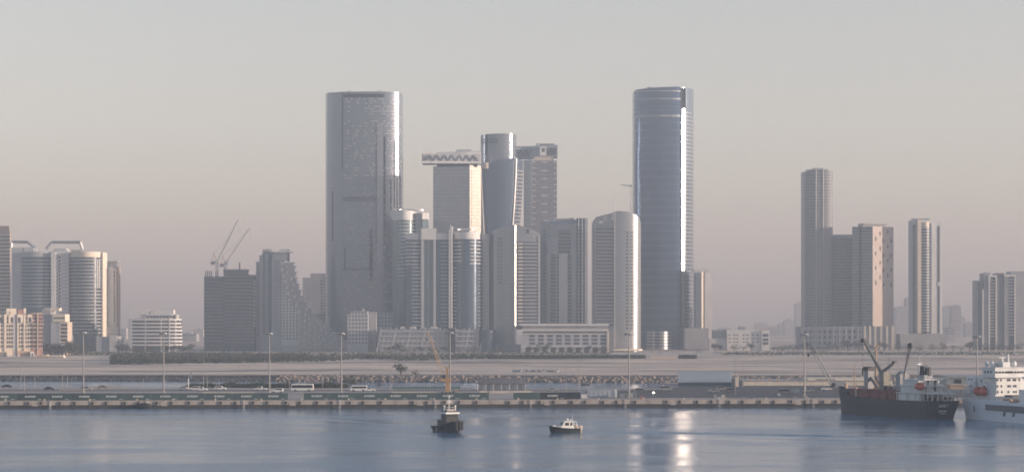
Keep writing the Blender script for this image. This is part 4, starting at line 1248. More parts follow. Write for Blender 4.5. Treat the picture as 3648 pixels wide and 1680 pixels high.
for i in range(9000):
    px = 3648*R.random(); D = 2060 + 130*R.random()
    if 900 < px < 2480 and R.random() < .5: continue
    leafq(fs_, (PX(px, D), D, GZ + (1.8 + 1.4*mn.noise(Vector((px*.02, D*.03, 5))))*R.random()), .9)
tag(fs_.build('roadside_scrub', M_LEAF), 'thin grey-green scrub along the far shore road', 'scrub', kind='stuff')
hw = MB().box(PX(2318, 1850), PX(2415, 1850), 1850, 1852, GZ-.4, GZ+2.4).build('terrace_wall', M_BEIGE)
tag(hw, 'low beige terrace wall in the gap of the hedge below the blue tower', 'wall')
sw = MB().box(PX(2180, 1990), PX(2560, 1990), 1990, 1992, GZ-.4, GZ+3.4).build('boundary_wall', M_LGREY)
tag(sw, 'thin pale boundary wall along the foot of the blue glass tower', 'wall')

# ------------------------------------------------------------------ containers along the quay edge
def cmat(i):
    k = .8 + .5*R.random()
    return mat('container_green_%d' % i, (0.08*k, 0.12*k, 0.118*k), 0.6, .1, var=.25, scale=.35)
CM = [cmat(i) for i in range(5)]
CM2 = [mat('container_dark_%d' % i, (0.03+.01*i, 0.042+.01*i, 0.05+.008*i), .6, .1, var=.25, scale=.35) for i in range(2)]
M_LOGO = mat('pale_print', (0.62, 0.66, 0.66), .6, var=.1, scale=2)
CL = 10.15; CH = 2.62
def container_meshes(m):
    b = MB().box(-CL/2, CL/2, 0, 2.4, 0, CH)
    ribs = MB()
    for i in range(28):
        x = -CL/2 + .35 + i*(CL-.7)/27; ribs.box(x-.09, x+.09, -.06, .02, .22, CH-.2)
    rails = MB().box(-CL/2, CL/2, -.09, .05, 0, .18).box(-CL/2, CL/2, -.09, .05, CH-.16, CH+.02)
    for s_ in (-1, 1): rails.box(s_*CL/2-.08, s_*CL/2+.08, -.1, .1, 0, CH+.02)
    dr_ = MB().box(CL/2, CL/2+.06, .1, 1.15, .1, CH-.1).box(CL/2, CL/2+.06, 1.25, 2.3, .1, CH-.1)
    return [x.mesh(n, m) for n, x in (('box_body', b), ('corrugation', ribs), ('frame_rail', rails), ('end_door', dr_))]
CME = [container_meshes(m) for m in CM]; CME2 = [container_meshes(m) for m in CM2]
emb = MB()
for i in range(5):
    a = math.pi/2 + i*2*math.pi/5
    emb.box(.26*math.cos(a)-.13, .26*math.cos(a)+.13, -.085, -.06, .26*math.sin(a)-.13, .26*math.sin(a)+.13)
emb = emb.mesh('emblem', M_LOGO)
tx = MB(); x = 0
while x < 3.0:
    w = .10+.16*R.random(); tx.box(x, x+w, -.08, -.06, .06, .34); x += w+.05
x = .1
while x < 2.9:
    w = .10+.16*R.random(); tx.box(x, x+w, -.08, -.06, -.30, -.08); x += w+.05
tx = tx.mesh('lettering', M_LOGO)
lab2 = MB().box(0, 1.3, -.085, -.06, 0, .14).mesh('number_plate', M_LOGO)
def container(px, label, dark=False, print_=True, y_off=6.0):
    D = YQ(PX(px, 866)) + y_off; X = PX(px, D)
    o = tag(empty('shipping_container', (X, YQ(X)+y_off, GZ+.01), qa), label, 'container', 'containers lined up on the quay')
    for me in R.choice(CME2 if dark else CME):
        c = bpy.data.objects.new(me.name.split('.')[0], me); COL.objects.link(c); c.parent = o
    if print_:
        for me, loc in ((emb, (-1.9, 0, 1.45)), (tx, (-1.35, 0, 1.42)), (lab2, (2.6, 0, .35))):
            c = bpy.data.objects.new(me.name.split('.')[0], me); COL.objects.link(c); c.parent = o; c.location = loc
for k in range(11):
    container(1025 - 48 - 96.3*(10-k), '%s green container from the left end of the left quay row' % ORD[k])
for k in range(7):
    container(1085 + 46.5 + 93.6*k, '%s green container from the left in the row behind the tug' % ORD[k])
container(1830+47, 'dull green container just right of the row gap behind the tug', print_=False)
container(1830+47+95, 'dark blue-black container with faint print near the silver tarpaulin shed', dark=True)
container(1830+47+143, 'dark container at the right end of the quay rows', dark=True, print_=False, y_off=9.4)

# ------------------------------------------------------------------ high floodlight masts and lamp posts
mast_t = 0
def mast(px, ytop, D, label):
    h = PZ(ytop, D) - GZ
    o = tag(empty('floodlight_mast', (PX(px, D), D, GZ)), label, 'lamp post', 'high floodlight masts on the quay')
    MB().tube((0,0,-.3), (0,0,h), .36, .17, 8).build('pole', M_POLE, o)
    MB().ring((0,0,h-.5), 1.5, 1.5, .25, .25, 12).tube((-1.5,0,h-.4), (1.5,0,h-.4), .1, n=4).tube((0,-1.5,h-.4), (0,1.5,h-.4), .1, n=4).build('head_ring', M_STEEL, o)
    fl = MB().box(-.32, .32, -.22, .22, -.35, .1).mesh('floodlight', M_STEEL)
    for i in range(8):
        a = i*math.pi/4
        c = bpy.data.objects.new('floodlight', fl); COL.objects.link(c); c.parent = o
        c.location = (1.55*math.cos(a), 1.55*math.sin(a), h-.55); c.rotation_euler = (0, .35, a)
    MB().box(-.45, .45, -.3, .3, 0, 1.1).build('base_cabinet', M_BEIGE, o)
for i, (px, yt, D) in enumerate(((297, 1180, 935), (583, 1183, 940), (960, 1183, 940), (1216, 1183, 940), (1603, 1180, 935), (2241, 1184, 886), (2866, 1187, 898), (3481, 1193, 905))):
    mast(px, yt, D, 'tall floodlight mast with round head, %s from the left along the quay' % ORD[i])
def post(px, yt, D, label, arm=True):
    h = PZ(yt, D) - GZ
    o = tag(empty('street_lamp', (PX(px, D), D, GZ)), label, 'street lamp', 'slim lamp posts about the port')
    MB().tube((0,0,-.2), (0,0,h), .15, .08, 6).build('pole', M_POLE, o)
    if arm:
        MB().tube((0,0,h-.1), (1.3,0,h+.15), .06, n=4).build('arm', M_POLE, o)
        MB().box(1.1, 1.9, -.15, .15, h+.05, h+.22).build('lamp_head', M_STEEL, o)
plist = [(74, 1292, 1000), (87, 1312, 985), (124, 1340, 1040), (222, 1337, 1040), (240, 1338, 1030), (510, 1345, 1035), (725, 1268, 985), (738, 1320, 985), (782, 1352, 1040), (1031, 1352, 1035), (1150, 1350, 1030),
         (1389, 1284, 985), (1396, 1290, 950), (2017, 1280, 905), (2060, 1283, 925), (2619, 1275, 930), (2648, 1278, 1040), (2869, 1285, 1010), (3046, 1292, 985), (3167, 1275, 1010)]
for i, (px, yt, D) in enumerate(plist):
    post(px, yt, D, 'slim lamp post, %s from the left among the thin port posts' % ORD[i], arm=(i % 3 != 1))
o = tag(empty('camera_mast', (PX(671, 1000), 1000, GZ)), 'white curved mast carrying a stacked dark signal box beside parked white cars', 'mast')
MB().path([(0,0,-.2), (0,0,4.6), (.35,0,5.8), (1.0,0,6.4)], .17).build('curved_pole', M_PAINTW, o)
for k in range(3): MB().box(.9, 1.6, -.3, .3, 4.9+k*.85, 5.6+k*.85).build('signal_box', M_STEEL, o)

# ------------------------------------------------------------------ vehicles
CARC = {'white': M_PAINTW, 'dark': mat('dark_car_paint', (0.035, .04, .05), .25, .3, var=.05), 'silver': mat('silver_car_paint', (0.42, .42, .43), .3, .6, var=.05), 'grey': mat('grey_car_paint', (0.16, .17, .19), .3, .4, var=.05)}
SH = {
 'sedan': (4.6, 1.75, [(-2.3,.35),(-2.3,.85),(-2.1,.98),(-1.5,1.0),(-1.0,1.42),(.4,1.45),(1.1,1.02),(2.0,.9),(2.3,.7),(2.3,.35)], [(-1.35,1.0),(-.93,1.37),(.36,1.4),(.92,1.0)]),
 'suv': (4.9, 1.9, [(-2.45,.42),(-2.45,1.0),(-2.3,1.72),(-1.9,1.82),(.6,1.8),(1.25,1.2),(2.25,1.1),(2.45,.8),(2.45,.42)], [(-2.2,1.12),(-2.1,1.66),(.52,1.7),(1.05,1.14)]),
 'pickup': (5.3, 1.85, [(-2.65,.5),(-2.65,1.05),(-.75,1.05),(-.65,1.75),(.7,1.75),(1.35,1.15),(2.5,1.05),(2.65,.8),(2.65,.5)], [(-.6,1.15),(-.52,1.66),(.63,1.66),(1.12,1.15)]),
 'van': (5.4, 2.0, [(-2.7,.4),(-2.7,2.15),(-2.5,2.3),(1.2,2.3),(2.0,1.35),(2.6,1.15),(2.7,.8),(2.7,.4)], [(-2.5,1.35),(-2.5,2.0),(1.1,2.05),(1.68,1.35)]),
 'minibus': (7.0, 2.1, [(-3.5,.45),(-3.5,2.5),(-3.3,2.68),(2.7,2.65),(3.25,1.5),(3.5,1.2),(3.5,.45)], [(-3.3,1.45),(-3.3,2.3),(2.55,2.3),(2.95,1.45)]),
 'coach': (9.4, 2.5, [(-4.7,.5),(-4.7,3.0),(-4.5,3.2),(4.3,3.2),(4.6,2.9),(4.7,1.4),(4.7,.5)], [(-4.5,1.5),(-4.5,2.75),(4.35,2.75),(4.5,1.5)]),
}
vcache = {}
def vehicle_parts(kind, col):
    if (kind, col) in vcache: return vcache[kind, col]
    L_, W_, pr_, wn_ = SH[kind]
    h = W_/2
    body = MB().prof(pr_, -h, h).mesh('body', CARC[col])
    win = MB().prof(wn_, -h-.02, h+.02).mesh('side_window', M_TINT)
    r = .34 if L_ < 6 else .48
    wx = [-L_*.30, L_*.31]
    wh = MB().tube((0,-.13,0), (0,.13,0), r, r, 12).mesh('wheel', M_RUBBER)
    hub = MB().tube((0,-.15,0), (0,.15,0), r*.55, r*.55, 8).mesh('rim', M_STEEL)
    lamp = MB().box(-.06, .06, -.2, .2, -.1, .1)
    lh = lamp.mesh('headlight', M_PAINTW); lt = lamp.mesh('tail_light', M_ORG)
    out_ = [(body, None), (win, None)]
    for x in wx:
        for y in (-h+.08, h-.08): out_.append((wh, (x, y, r))); out_.append((hub, (x, y, r)))
    for y in (-h+.3, h-.3): out_ += [(lh, (L_/2, y, .75)), (lt, (-L_/2, y, .85))]
    vcache[kind, col] = out_
    return out_
def vehicle(name, kind, col, px, D, label, flip=False, cat='car', rz=0.0, zb=GZ+.006):
    o = tag(empty(name, (PX(px, D), D, zb), math.pi*flip + rz), label, cat, 'vehicles in the port')
    wheels = []
    for me, loc in vehicle_parts(kind, col):
        c = bpy.data.objects.new(me.name.split('.')[0], me); COL.objects.link(c)
        if me.name.startswith('rim'):
            c.parent = wheels[-1]
        else:
            c.parent = o
            if loc: c.location = loc
        if me.name.startswith('wheel'): wheels.append(c)
vehicle('car', 'sedan', 'dark', 24, 1030, 'dark car nearest the left edge, beside the channel', True)
vehicle('car', 'sedan', 'dark', 176, 992, 'dark sedan driving on the road left of the first mast')
vehicle('car', 'suv', 'silver', 308, 985, 'silver car just right of the leftmost tall mast')
vehicle('car', 'sedan', 'grey', 366, 1015, 'low grey car on the rear road between the first two masts', True)
vehicle('car', 'sedan', 'white', 655, 988, 'white sedan left of the curved signal mast', True)
vehicle('car', 'suv', 'white', 693, 985, 'white off-road car right beside the curved signal mast', True)
vehicle('pickup_truck', 'pickup', 'white', 716, 976, 'white pickup with open bed behind the off-road car', cat='pickup')
vehicle('car', 'suv', 'white', 785, 990, 'white off-road car parked alone before the dark scrub')
vehicle('pickup_truck', 'pickup', 'white', 928, 985, 'white pickup left of the third tall mast', True, cat='pickup')
vehicle('car', 'suv', 'white', 988, 955, 'white car close behind the containers, right of the third mast', True)
vehicle('coach', 'coach', 'white', 1077, 972, 'long white coach with dark windows behind the container gap', True, cat='bus')
vehicle('minibus', 'minibus', 'white', 1278, 968, 'white minibus between the fourth mast and the round tree', True, cat='bus')
vehicle('car', 'sedan', 'white', 1318, 972, 'white sedan following right behind the white minibus')
vehicle('car', 'sedan', 'silver', 1968, 975, 'silver sedan right of the dark-roofed shed')
vehicle('car', 'suv', 'grey', 2282, 958, 'grey off-road car right of the tall mast by the silver shed')
vehicle('van', 'van', 'silver', 2372, 978, 'silver van on the dark yard right of the bright floodlight', cat='van')
vehicle('car', 'sedan', 'silver', 2543, 955, 'silver car at the left of three parked below the blue-grey warehouse')
vehicle('car', 'suv', 'silver', 2572, 985, 'light car nearest the blue-grey warehouse wall')
vehicle('car', 'suv', 'grey', 2605, 958, 'grey car at the right of three parked below the blue-grey warehouse')
vehicle('car', 'sedan', 'silver', 2880, 965, 'pale car right of the tall mast before the cargo ship')
vehicle('car', 'sedan', 'white', 2945, 985, 'white car parked near the bow of the cargo ship')
vehicle('truck', 'van', 'grey', 2798, 930, 'grey box van left of the tall mast before the cargo ship', cat='van')
far_c = [3250, 3285, 3330, 3372, 3405, 3440, 3490, 3530, 3575, 3585, 3620, 3640]
for i, x in enumerate(far_c):
    vehicle('car', R.choice(['suv', 'sedan', 'van']), 'white', x, 2080+R.random()*40, 'tiny white car far behind the white ship, %s from the left of that line' % ORD[i], bool(i % 2), zb=GZ+.05)

# ------------------------------------------------------------------ yard clutter
def barrier_row(x0, x1, D, n, where):
    w = (PX(x1, D)-PX(x0, D))/n
    me = MB().prof([(-w/2+.05, 0), (w/2-.05, 0), (w/2-.05, .9), (-w/2+.05, .9)], -.35, .35).mesh('concrete_barrier', M_CREAM)
    for i in range(n):
        o = bpy.data.objects.new('concrete_barrier', me); COL.objects.link(o)
        o.location = (PX(x0, D)+w*(i+.5), D+(R.random()-.5)*.3, GZ+.008)
        tag(o, '%s pale concrete barrier from the left in the run %s' % (ORD[i], where), 'barrier', 'pale barrier runs behind the containers')
barrier_row(722, 905, 930, 6, 'below the parked white cars')
barrier_row(1397, 1565, 935, 6, 'left of the orange crane')
barrier_row(1708, 1895, 948, 5, 'before the dark-roofed shed')

o = tag(empty('loading_shed', (PX(1786, 985), 985, GZ)), 'long open shed with dark hipped roof on the quay behind the containers', 'shed')
a, b = PX(1699, 985)-PX(1786, 985), PX(1875, 985)-PX(1786, 985)
MB().add([(a,-3,3.0),(b,-3,3.0),(b,5,3.0),(a,5,3.0),(a+1.2,-1.2,5.3),(b-1,-1.2,5.3),(b-1,3,5.3),(a+1.2,3,5.3)], [(0,3,2,1),(4,5,6,7),(0,1,5,4),(1,2,6,5),(2,3,7,6),(3,0,4,7)]).build('roof', M_DGREY, o)
MB().box(a+.8, b-.4, -2.2, 4.4, -.1, 3.0).build('rear_wall', M_STEEL, o)
for i in range(7):
    x = a+.4+(b-a-.8)*i/6; MB().box(x-.12, x+.12, -2.8, -2.5, 0, 3.0).build('post', M_PAINTW, o)

o = tag(empty('tarpaulin_shed', (PX(2130, 892), 892, GZ)), 'silver tarpaulin shed with sunlit right end at the end of the containers', 'shed')
a, b = PX(2093, 892)-PX(2130, 892), PX(2190, 892)-PX(2130, 892)
M_TARP = mat('silver_tarpaulin', (0.42, .45, .50), .5, var=.12, scale=.4)
MB().box(a, b, 0, 6, -.05, 2.75).build('cover', M_TARP, o)
MB().box(b, b+.9, -.1, 6.1, -.05, 2.95).build('sunlit_end_panel', M_PAINTW, o)  # end of the shed painted white to show it sunlit
MB().box(a-3.2, a-.1, .5, 5, -.05, 2.5).build('side_bay', M_TARP, o)
for i in range(6):
    x = a+(b-a)*(i+.5)/6; MB().box(x-.05, x+.05, -.06, 0, .1, 2.7).build('rib', M_STEEL, o)
o = tag(empty('cabin', (PX(2085, 884), 884, GZ)), 'small white site cabin left of the silver tarpaulin shed', 'cabin')
MB().box(-1.5, 1.3, 0, 1.9, -.03, 1.5).build('wall', M_PAINTW, o); MB().box(.8, 1.25, -.03, 0, .1, 1.3).build('door', M_STEEL, o); MB().box(-1.6, 1.4, -.1, 2, 1.5, 1.6).build('roof', M_LGREY, o)
def crates(px, D, dx, dz, m, label, cat='crate', name='crate'):
    o = tag(empty(name, (PX(px, D), D, GZ+.008)), label, cat, 'small goods on the quay')
    MB().box(-dx/2, dx/2, -.6, .6, 0, dz).build('box', m, o)
    MB().box(-dx/2-.03, dx/2+.03, -.63, .63, dz, dz+.08).build('lid', M_STEEL, o)
    for s_ in (-1, 1): MB().box(s_*dx*.3-.06, s_*dx*.3+.06, -.66, -.6, .05, dz).build('batten', M_STEEL, o)
crates(2215, 893, 1.8, 1.3, M_LGREY, 'grey crate right of the silver tarpaulin shed')
crates(2232, 890, 1.2, 1.7, M_CREAM, 'upright cream crate left of the tall mast base')
crates(2250, 889, 1.0, 2.0, M_PAINTW, 'tall white crate touching the tall mast base')
crates(2262, 887, 1.0, 3.0, M_STEEL, 'narrow dark-topped cabinet right of the mast base', 'cabinet', 'cabinet')
crates(2287, 878, 1.6, .75, M_ORG, 'bright orange box low on the quay edge')
crates(2548, 878, .8, 1.5, M_CREAM, 'narrow sunlit cream crate on the quay edge')
crates(2576, 880, 1.3, 1.4, M_CREAM, 'larger sunlit cream crate in the group on the quay edge')
crates(2562, 876, 1.2, .7, M_PAINTW, 'low white crate between the two sunlit cream crates')
crates(2648, 876, 2.8, .6, M_STEEL, 'long low dark pallet stack on the quay edge')
crates(2678, 878, .9, .8, M_DGREY, 'dark drum-sized box on the quay edge right of the pallets')
crates(2872, 879, .8, .9, M_CREAM, 'cream control box at the foot of the mast near the cargo ship')
crates(2830, 877, 2.6, .55, M_STEEL, 'grey frame pallet left of the mast near the cargo ship')
crates(2775, 915, 1.0, .9, M_PAINTW, 'white crate alone on the dark yard')
crates(2835, 960, 3.2, 1.1, mat('blue_skip', (.16, .22, .27), .5), 'pale blue skip on the dark yard left of the tall mast', 'skip', 'skip')
crates(712, 866, 1.8, .75, M_BEIGE, 'pinkish covered pallet before the green containers', 'pallet', 'covered_pallet')
crates(1625, 960, 1.4, 1.1, M_YEL, 'ochre counterweight box right of the orange crane base', 'box', 'counterweight_box')
o = tag(empty('floodlight', (PX(2328, 905), 905, GZ)), 'lit work floodlight on a short post on the dark yard', 'lamp', None)
MB().tube((0,0,-.05), (0,0,1.3), .07, n=6).build('post', M_STEEL, o); MB().box(-.45, .45, -.2, .2, 1.3, 1.75).build('housing', M_CREAM, o)
em, t, p = ntree('lamp_glow'); p.inputs['Emission Color'].default_value = (1, .95, .85, 1); p.inputs['Emission Strength'].default_value = 12
MB().box(-.36, .36, -.24, -.2, 1.36, 1.68).build('lens', em, o)
o = tag(empty('fence', (PX(1400, 1006), 1006, GZ-1.2)), 'low teal panel fence along the channel behind the orange crane', 'fence')
M_TEAL = mat('teal_panel', (.07, .13, .13), .6, var=.2, scale=.5)
fp = MB().box(-.5, .5, -.05, .05, 0, 2.4).mesh('fence_panel', M_TEAL)
fpo = MB().box(-.09, .09, -.09, .09, 0, 2.7).mesh('fence_post', M_LGREY)
for i in range(27):
    x = i*1.12
    c = bpy.data.objects.new('fence_panel', fp); COL.objects.link(c); c.parent = o; c.location = (x, (R.random()-.5)*.08, (R.random()-.5)*.35)
    c = bpy.data.objects.new('fence_post', fpo); COL.objects.link(c); c.parent = o; c.location = (x+.56, 0, 0)
for i, (x0, x1, D) in enumerate(((210, 325, 975), (300, 445, 1010), (1080, 1190, 985))):
    o = tag(empty('guard_rail', (PX(x0, D), D, GZ)), '%s low rust-brown guard rail from the left along the service road' % ORD[i], 'railing', 'guard rails on the service road')
    L_ = PX(x1, D)-PX(x0, D)
    MB().box(0, L_, -.05, .05, .45, .75).build('rail', M_BROWN, o)
    pm = MB().box(-.06, .06, .05, .15, 0, .7).mesh('post', M_STEEL)
    for k in range(int(L_/2)+1):
        c = bpy.data.objects.new('post', pm); COL.objects.link(c); c.parent = o; c.location = (k*2, 0, 0)

# warehouses behind the yard
o = tag(empty('warehouse', (PX(2510, 1052), 1052, GZ), -.10), 'pale grey-blue warehouse with broad sloping roof beyond the dark yard', 'warehouse')
M_BLUEROOF = mat('pale_grey_sheet', (.50, .50, .48), .7, .0, var=.08, scale=.3)
a, b = -12.6, 12.4
MB().box(a+.3, b-.3, .4, 36, -.3, 1.9).build('wall', mat('shaded_wall_sheet', (.12, .16, .19), .6, var=.15), o)  # dark blue-grey carries the shade of the front wall
MB().add([(a,0,1.9),(b,0,1.9),(b,30,6.2),(a,30,6.2),(a,0,1.6),(b,0,1.6),(b,30,5.9),(a,30,5.9)], [(0,1,2,3),(7,6,5,4),(0,4,5,1),(1,5,6,2),(2,6,7,3),(3,7,4,0)]).build('roof', M_BLUEROOF, o)
for i in range(24):
    x = a + (b-a)*(i+.5)/24
    MB().tube((x, -.02, 1.95), (x, 30, 6.25), .05, n=4).build('roof_seam', M_BLUEROOF, o)
o = tag(empty('sunlit_end_face', (PX(2625, 1045), 1045, GZ)), 'sunlit right end face of the blue warehouse, its light put into cream colour', 'building')  # end face of the warehouse; cream colour holds its sunlight
MB().box(-.8, .9, 0, 6, -.2, 4.2).build('wall', M_CREAM, o); MB().box(-.85, .95, -.1, 6.1, 4.2, 4.4).build('parapet', M_LGREY, o); MB().box(-2.2, -.8, 1, 6, -.2, 3.8).build('side_bay', M_STEEL, o)
B = Bld('long_warehouse', 'very long low cream warehouse behind the cargo ship', 'warehouse', 2865, 1062)
B.box('wall', M_CREAM, 2646, 3180, 1355, None, 0, 24)
B.box('upper_wall', M_CREAM, 2877, 3130, 1346, 1355.2, .6, 22)
B.box('eave', M_LGREY, 2644, 3182, 1353.5, 1355.5, -.5, 25)
B.box('open_strip_shade', M_DGREY, 2907, 2975, 1349, 1352.5, .5, 1)  # open strip in the wall, its shade drawn as dark colour
for i in range(12):
    x = 2690 + i*40
    B.box('panel_joint', M_BEIGE, x, x+1, 1356, None, -.04, .3)
for x in (2668, 2700, 2738, 2765, 2800, 2840):
    B.box('roof_vent', M_BROWN, x, x+10, 1348, 1354, 6, 9)
B.box('loading_strip', M_DGREY, 2650, 3080, 1372, None, -.6, 0)
B = Bld('far_shed', 'grey-green low shed between the two ships', 'shed', 3440, 1080)
B.box('wall', mat('grey_green_sheet', (.22, .26, .26), .6, var=.12), 3372, 3500, 1345, None, 0, 20)
B.box('roof', M_STEEL, 3370, 3502, 1337, 1345, -.6, 20.5)
B.box('door', M_SLOT, 3400, 3425, 1350, None, -.1, .4)
B = Bld('brick_shed', 'low red-brown shed seen between the sterns of the two ships', 'shed', 3430, 1000)
B.box('wall', M_BROWN, 3385, 3475, 1372, None, 0, 14)
B.box('roof', M_BROWN, 3383, 3477, 1368, 1372, -.5, 14.5)

# low beach pavilions at left
B = Bld('beach_pavilion', 'sunlit cream beach pavilion with arched openings below the grove', 'building', 190, 1868)
B.box('wall', M_CREAM, 125, 228, 1270, None, 0, 8)
B.box('roof', M_CREAM, 140, 226, 1264, 1270, .5, 7)
B.box('flat_roof', M_CREAM, 110, 168, 1262, 1264.5, -3, 5)
B.wins('arch_opening', M_SLOT, (132, 0), (226, 0), fr(9), [1274], 1.3, 1.6, .05)
B = Bld('beach_wall', 'low pale sunlit wall running right from the beach pavilion', 'wall', 285, 1872)
B.box('wall', M_CREAM, 232, 262, 1273, None, 0, .6); B.box('wall', M_CREAM, 262, 340, 1278, None, 0, .6)
B = Bld('beach_wall', 'low pale sunlit wall left of the beach pavilion', 'wall', 90, 1860)
B.box('wall', M_CREAM, 73, 102, 1277, None, 0, .6); B.box('coping', M_WHITE, 72, 103, 1276, 1277, -.1, .7)
for i, x in enumerate((28, 40, 52, 64)):
    B = Bld('parasol', '%s pale beach parasol from the left below the apartment block' % ORD[i], 'parasol', x, 1850, group='beach parasols')
    MB().tube((0,0,0), (0,0,2.6), .06, n=5).build('pole', M_STEEL, B.o); MB().tube((0,0,2.2), (0,0,3.0), 1.7, .1, 8).build('canopy', M_WHITE, B.o)

# ------------------------------------------------------------------ orange harbour crane
def lattice(m, p0, p1, w0, w1, n, r, br):
    p0 = Vector(p0); p1 = Vector(p1); d = p1-p0
    side = Vector((0,1,0)); up = d.cross(side).normalized()
    def at(t, i, j): w = (w0+(w1-w0)*t)/2; return p0+d*t+up*w*i+side*w*j
    cs = [(-1,-1),(1,-1),(1,1),(-1,1)]
    for i, j in cs: m.tube(at(0,i,j), at(1,i,j), r, r*.8, 4)
    for k in range(n):
        for a in range(4):
            i, j = cs[a]; i2, j2 = cs[(a+1) % 4]
            m.tube(at(k/n, i, j), at((k+1)/n, i2, j2), br, n=4)
    return m
D = 935
B = Bld('harbour_crane', 'orange harbour crane with raised lattice jib standing behind the containers', 'crane', 1594, D)
def q(px, y, v=0): a = B.p(px, v); return (a[0], a[1], B.z(y))
MB().box(q(1578,0)[0], q(1612,0)[0], -2.6, 2.6, 0, 1.0).build('undercarriage', M_YEL, B.o)
for x in (1576, 1590, 1604, 1616):
    MB().tube((q(x,0)[0], -2.7, .5), (q(x,0)[0], 2.7, .5), .55, n=10).build('wheel', M_RUBBER, B.o)
MB().prism([(q(1587,0)[0],-1), (q(1602,0)[0],-1), (q(1602,0)[0],1), (q(1587,0)[0],1)], .9, B.z(1354)).build('pedestal', M_YEL, B.o)
MB().prof([q(1562,1349)[::2], q(1585,1344)[::2], q(1600,1346)[::2], q(1614,1350)[::2], q(1608,1358)[::2], q(1575,1358)[::2]], -1.6, 1.6).build('machine_deck', M_YEL, B.o)
MB().box(q(1576,0)[0], q(1587,0)[0], -1.9, -.3, B.z(1346), B.z(1334)).build('cab', M_TINT, B.o)
MB().prism([(q(1588,0)[0],-.7), (q(1597,0)[0],-.7), (q(1597,0)[0],.7), (q(1588,0)[0],.7)], B.z(1352), B.z(1310)).build('tower', M_YEL, B.o)
MB().tube(q(1592,1312), q(1583,1304), .3, n=5).tube(q(1592,1312), q(1602,1303), .3, n=5).build('tower_head', M_YEL, B.o)
lattice(MB(), q(1578, 1334), q(1524, 1180), .95, .6, 16, .085, .035).build('jib', M_YEL, B.o)
MB().tube(q(1583,1304), q(1541,1228), .06, n=4).tube(q(1602,1303), q(1524,1180), .05, n=4).tube(q(1592,1306), q(1555,1270), .05, n=4).build('stay_rope', M_STEEL, B.o)
MB().tube(q(1524,1180), q(1522,1208), .05, n=4).ball(q(1522,1210), .35).build('hook', M_DGREY, B.o)
for k in range(5):
    MB().box(q(1586,0)[0], q(1587,0)[0]+.1, -1.05, -.95, 1.5+k*.9, 1.6+k*.9).build('ladder_rung', M_STEEL, B.o)

D = 1000
B = Bld('crawler_crane', 'grey lattice crawler crane leaning left behind the cargo ship bow', 'crane', 2985, D)
MB().box(-3, 3, -2.6, -1.6, 0, 1.1).build('track', M_DGREY, B.o); MB().box(-3, 3, 1.6, 2.6, 0, 1.1).build('track', M_DGREY, B.o)
MB().box(-2.6, 3.2, -1.6, 1.6, 1.1, 3.4).build('house', M_GREY, B.o); MB().box(-2.8, -1.4, -2.0, -.7, 1.3, 3.0).build('cab', M_TINT, B.o)
lattice(MB(), q(2972, 1380), q(2905, 1262), 1.4, 1.3, 14, .14, .07).build('main_boom', M_STEEL, B.o)
lattice(MB(), q(2905, 1262), q(2890, 1232), 1.2, .9, 4, .16, .09).build('boom_extension', M_DGREY, B.o)
lattice(MB(), q(2890, 1232), q(2873, 1219), .9, .6, 3, .18, .1).build('boom_tip', M_DGREY, B.o)
MB().tube(q(2874,1220), q(2880,1262), .04, n=4).ball(q(2880,1264), .5, .4, .8).build('hook', M_BLACK, B.o)
MB().tube(q(2990,1372), q(2905,1262), .05, n=4).build('stay_rope', M_STEEL, B.o)
D = 990
B = Bld('yellow_mobile_crane', 'orange-yellow raised telescopic boom behind the cargo ship cranes', 'crane', 3126, D)
MB().box(-4, 4, -1.4, 1.4, .6, 2.2).build('carrier', M_YEL, B.o)
for x in (-3, -1.5, 1.5, 3): MB().tube((x,-1.5,.55), (x,1.5,.55), .55, n=10).build('wheel', M_RUBBER, B.o)
MB().box(-1.5, 1.5, -1.2, 1.2, 2.2, 3.8).build('cab', M_YEL, B.o)
MB().tube(q(3120,1375), q(3122,1245), .5, .4, 6).build('boom', M_YEL, B.o)
MB().tube(q(3116,1243), q(3130,1228), .55, .5, 6).build('boom_head', M_YEL, B.o)
for i, (px, y) in enumerate(((2203, 657), )):
    B = Bld('far_crane', 'tiny pale horizontal crane jib left of the blue glass tower', 'crane', 2235, 3200, zb=GZ)
    lattice(MB(), (*B.p(2247), B.z(662)), (*B.p(2212), B.z(658)), 1.2, .9, 8, .35, .18).build('jib', M_GREY, B.o)
    lattice(MB(), (*B.p(2247), -.5), (*B.p(2247), B.z(655)), 1.6, 1.6, 40, .3, .12).build('mast', M_GREY, B.o)
    MB().box(B.p(2245)[0], B.p(2251)[0], -1, 1, B.z(666), B.z(658)).build('counterweight', M_STEEL, B.o)

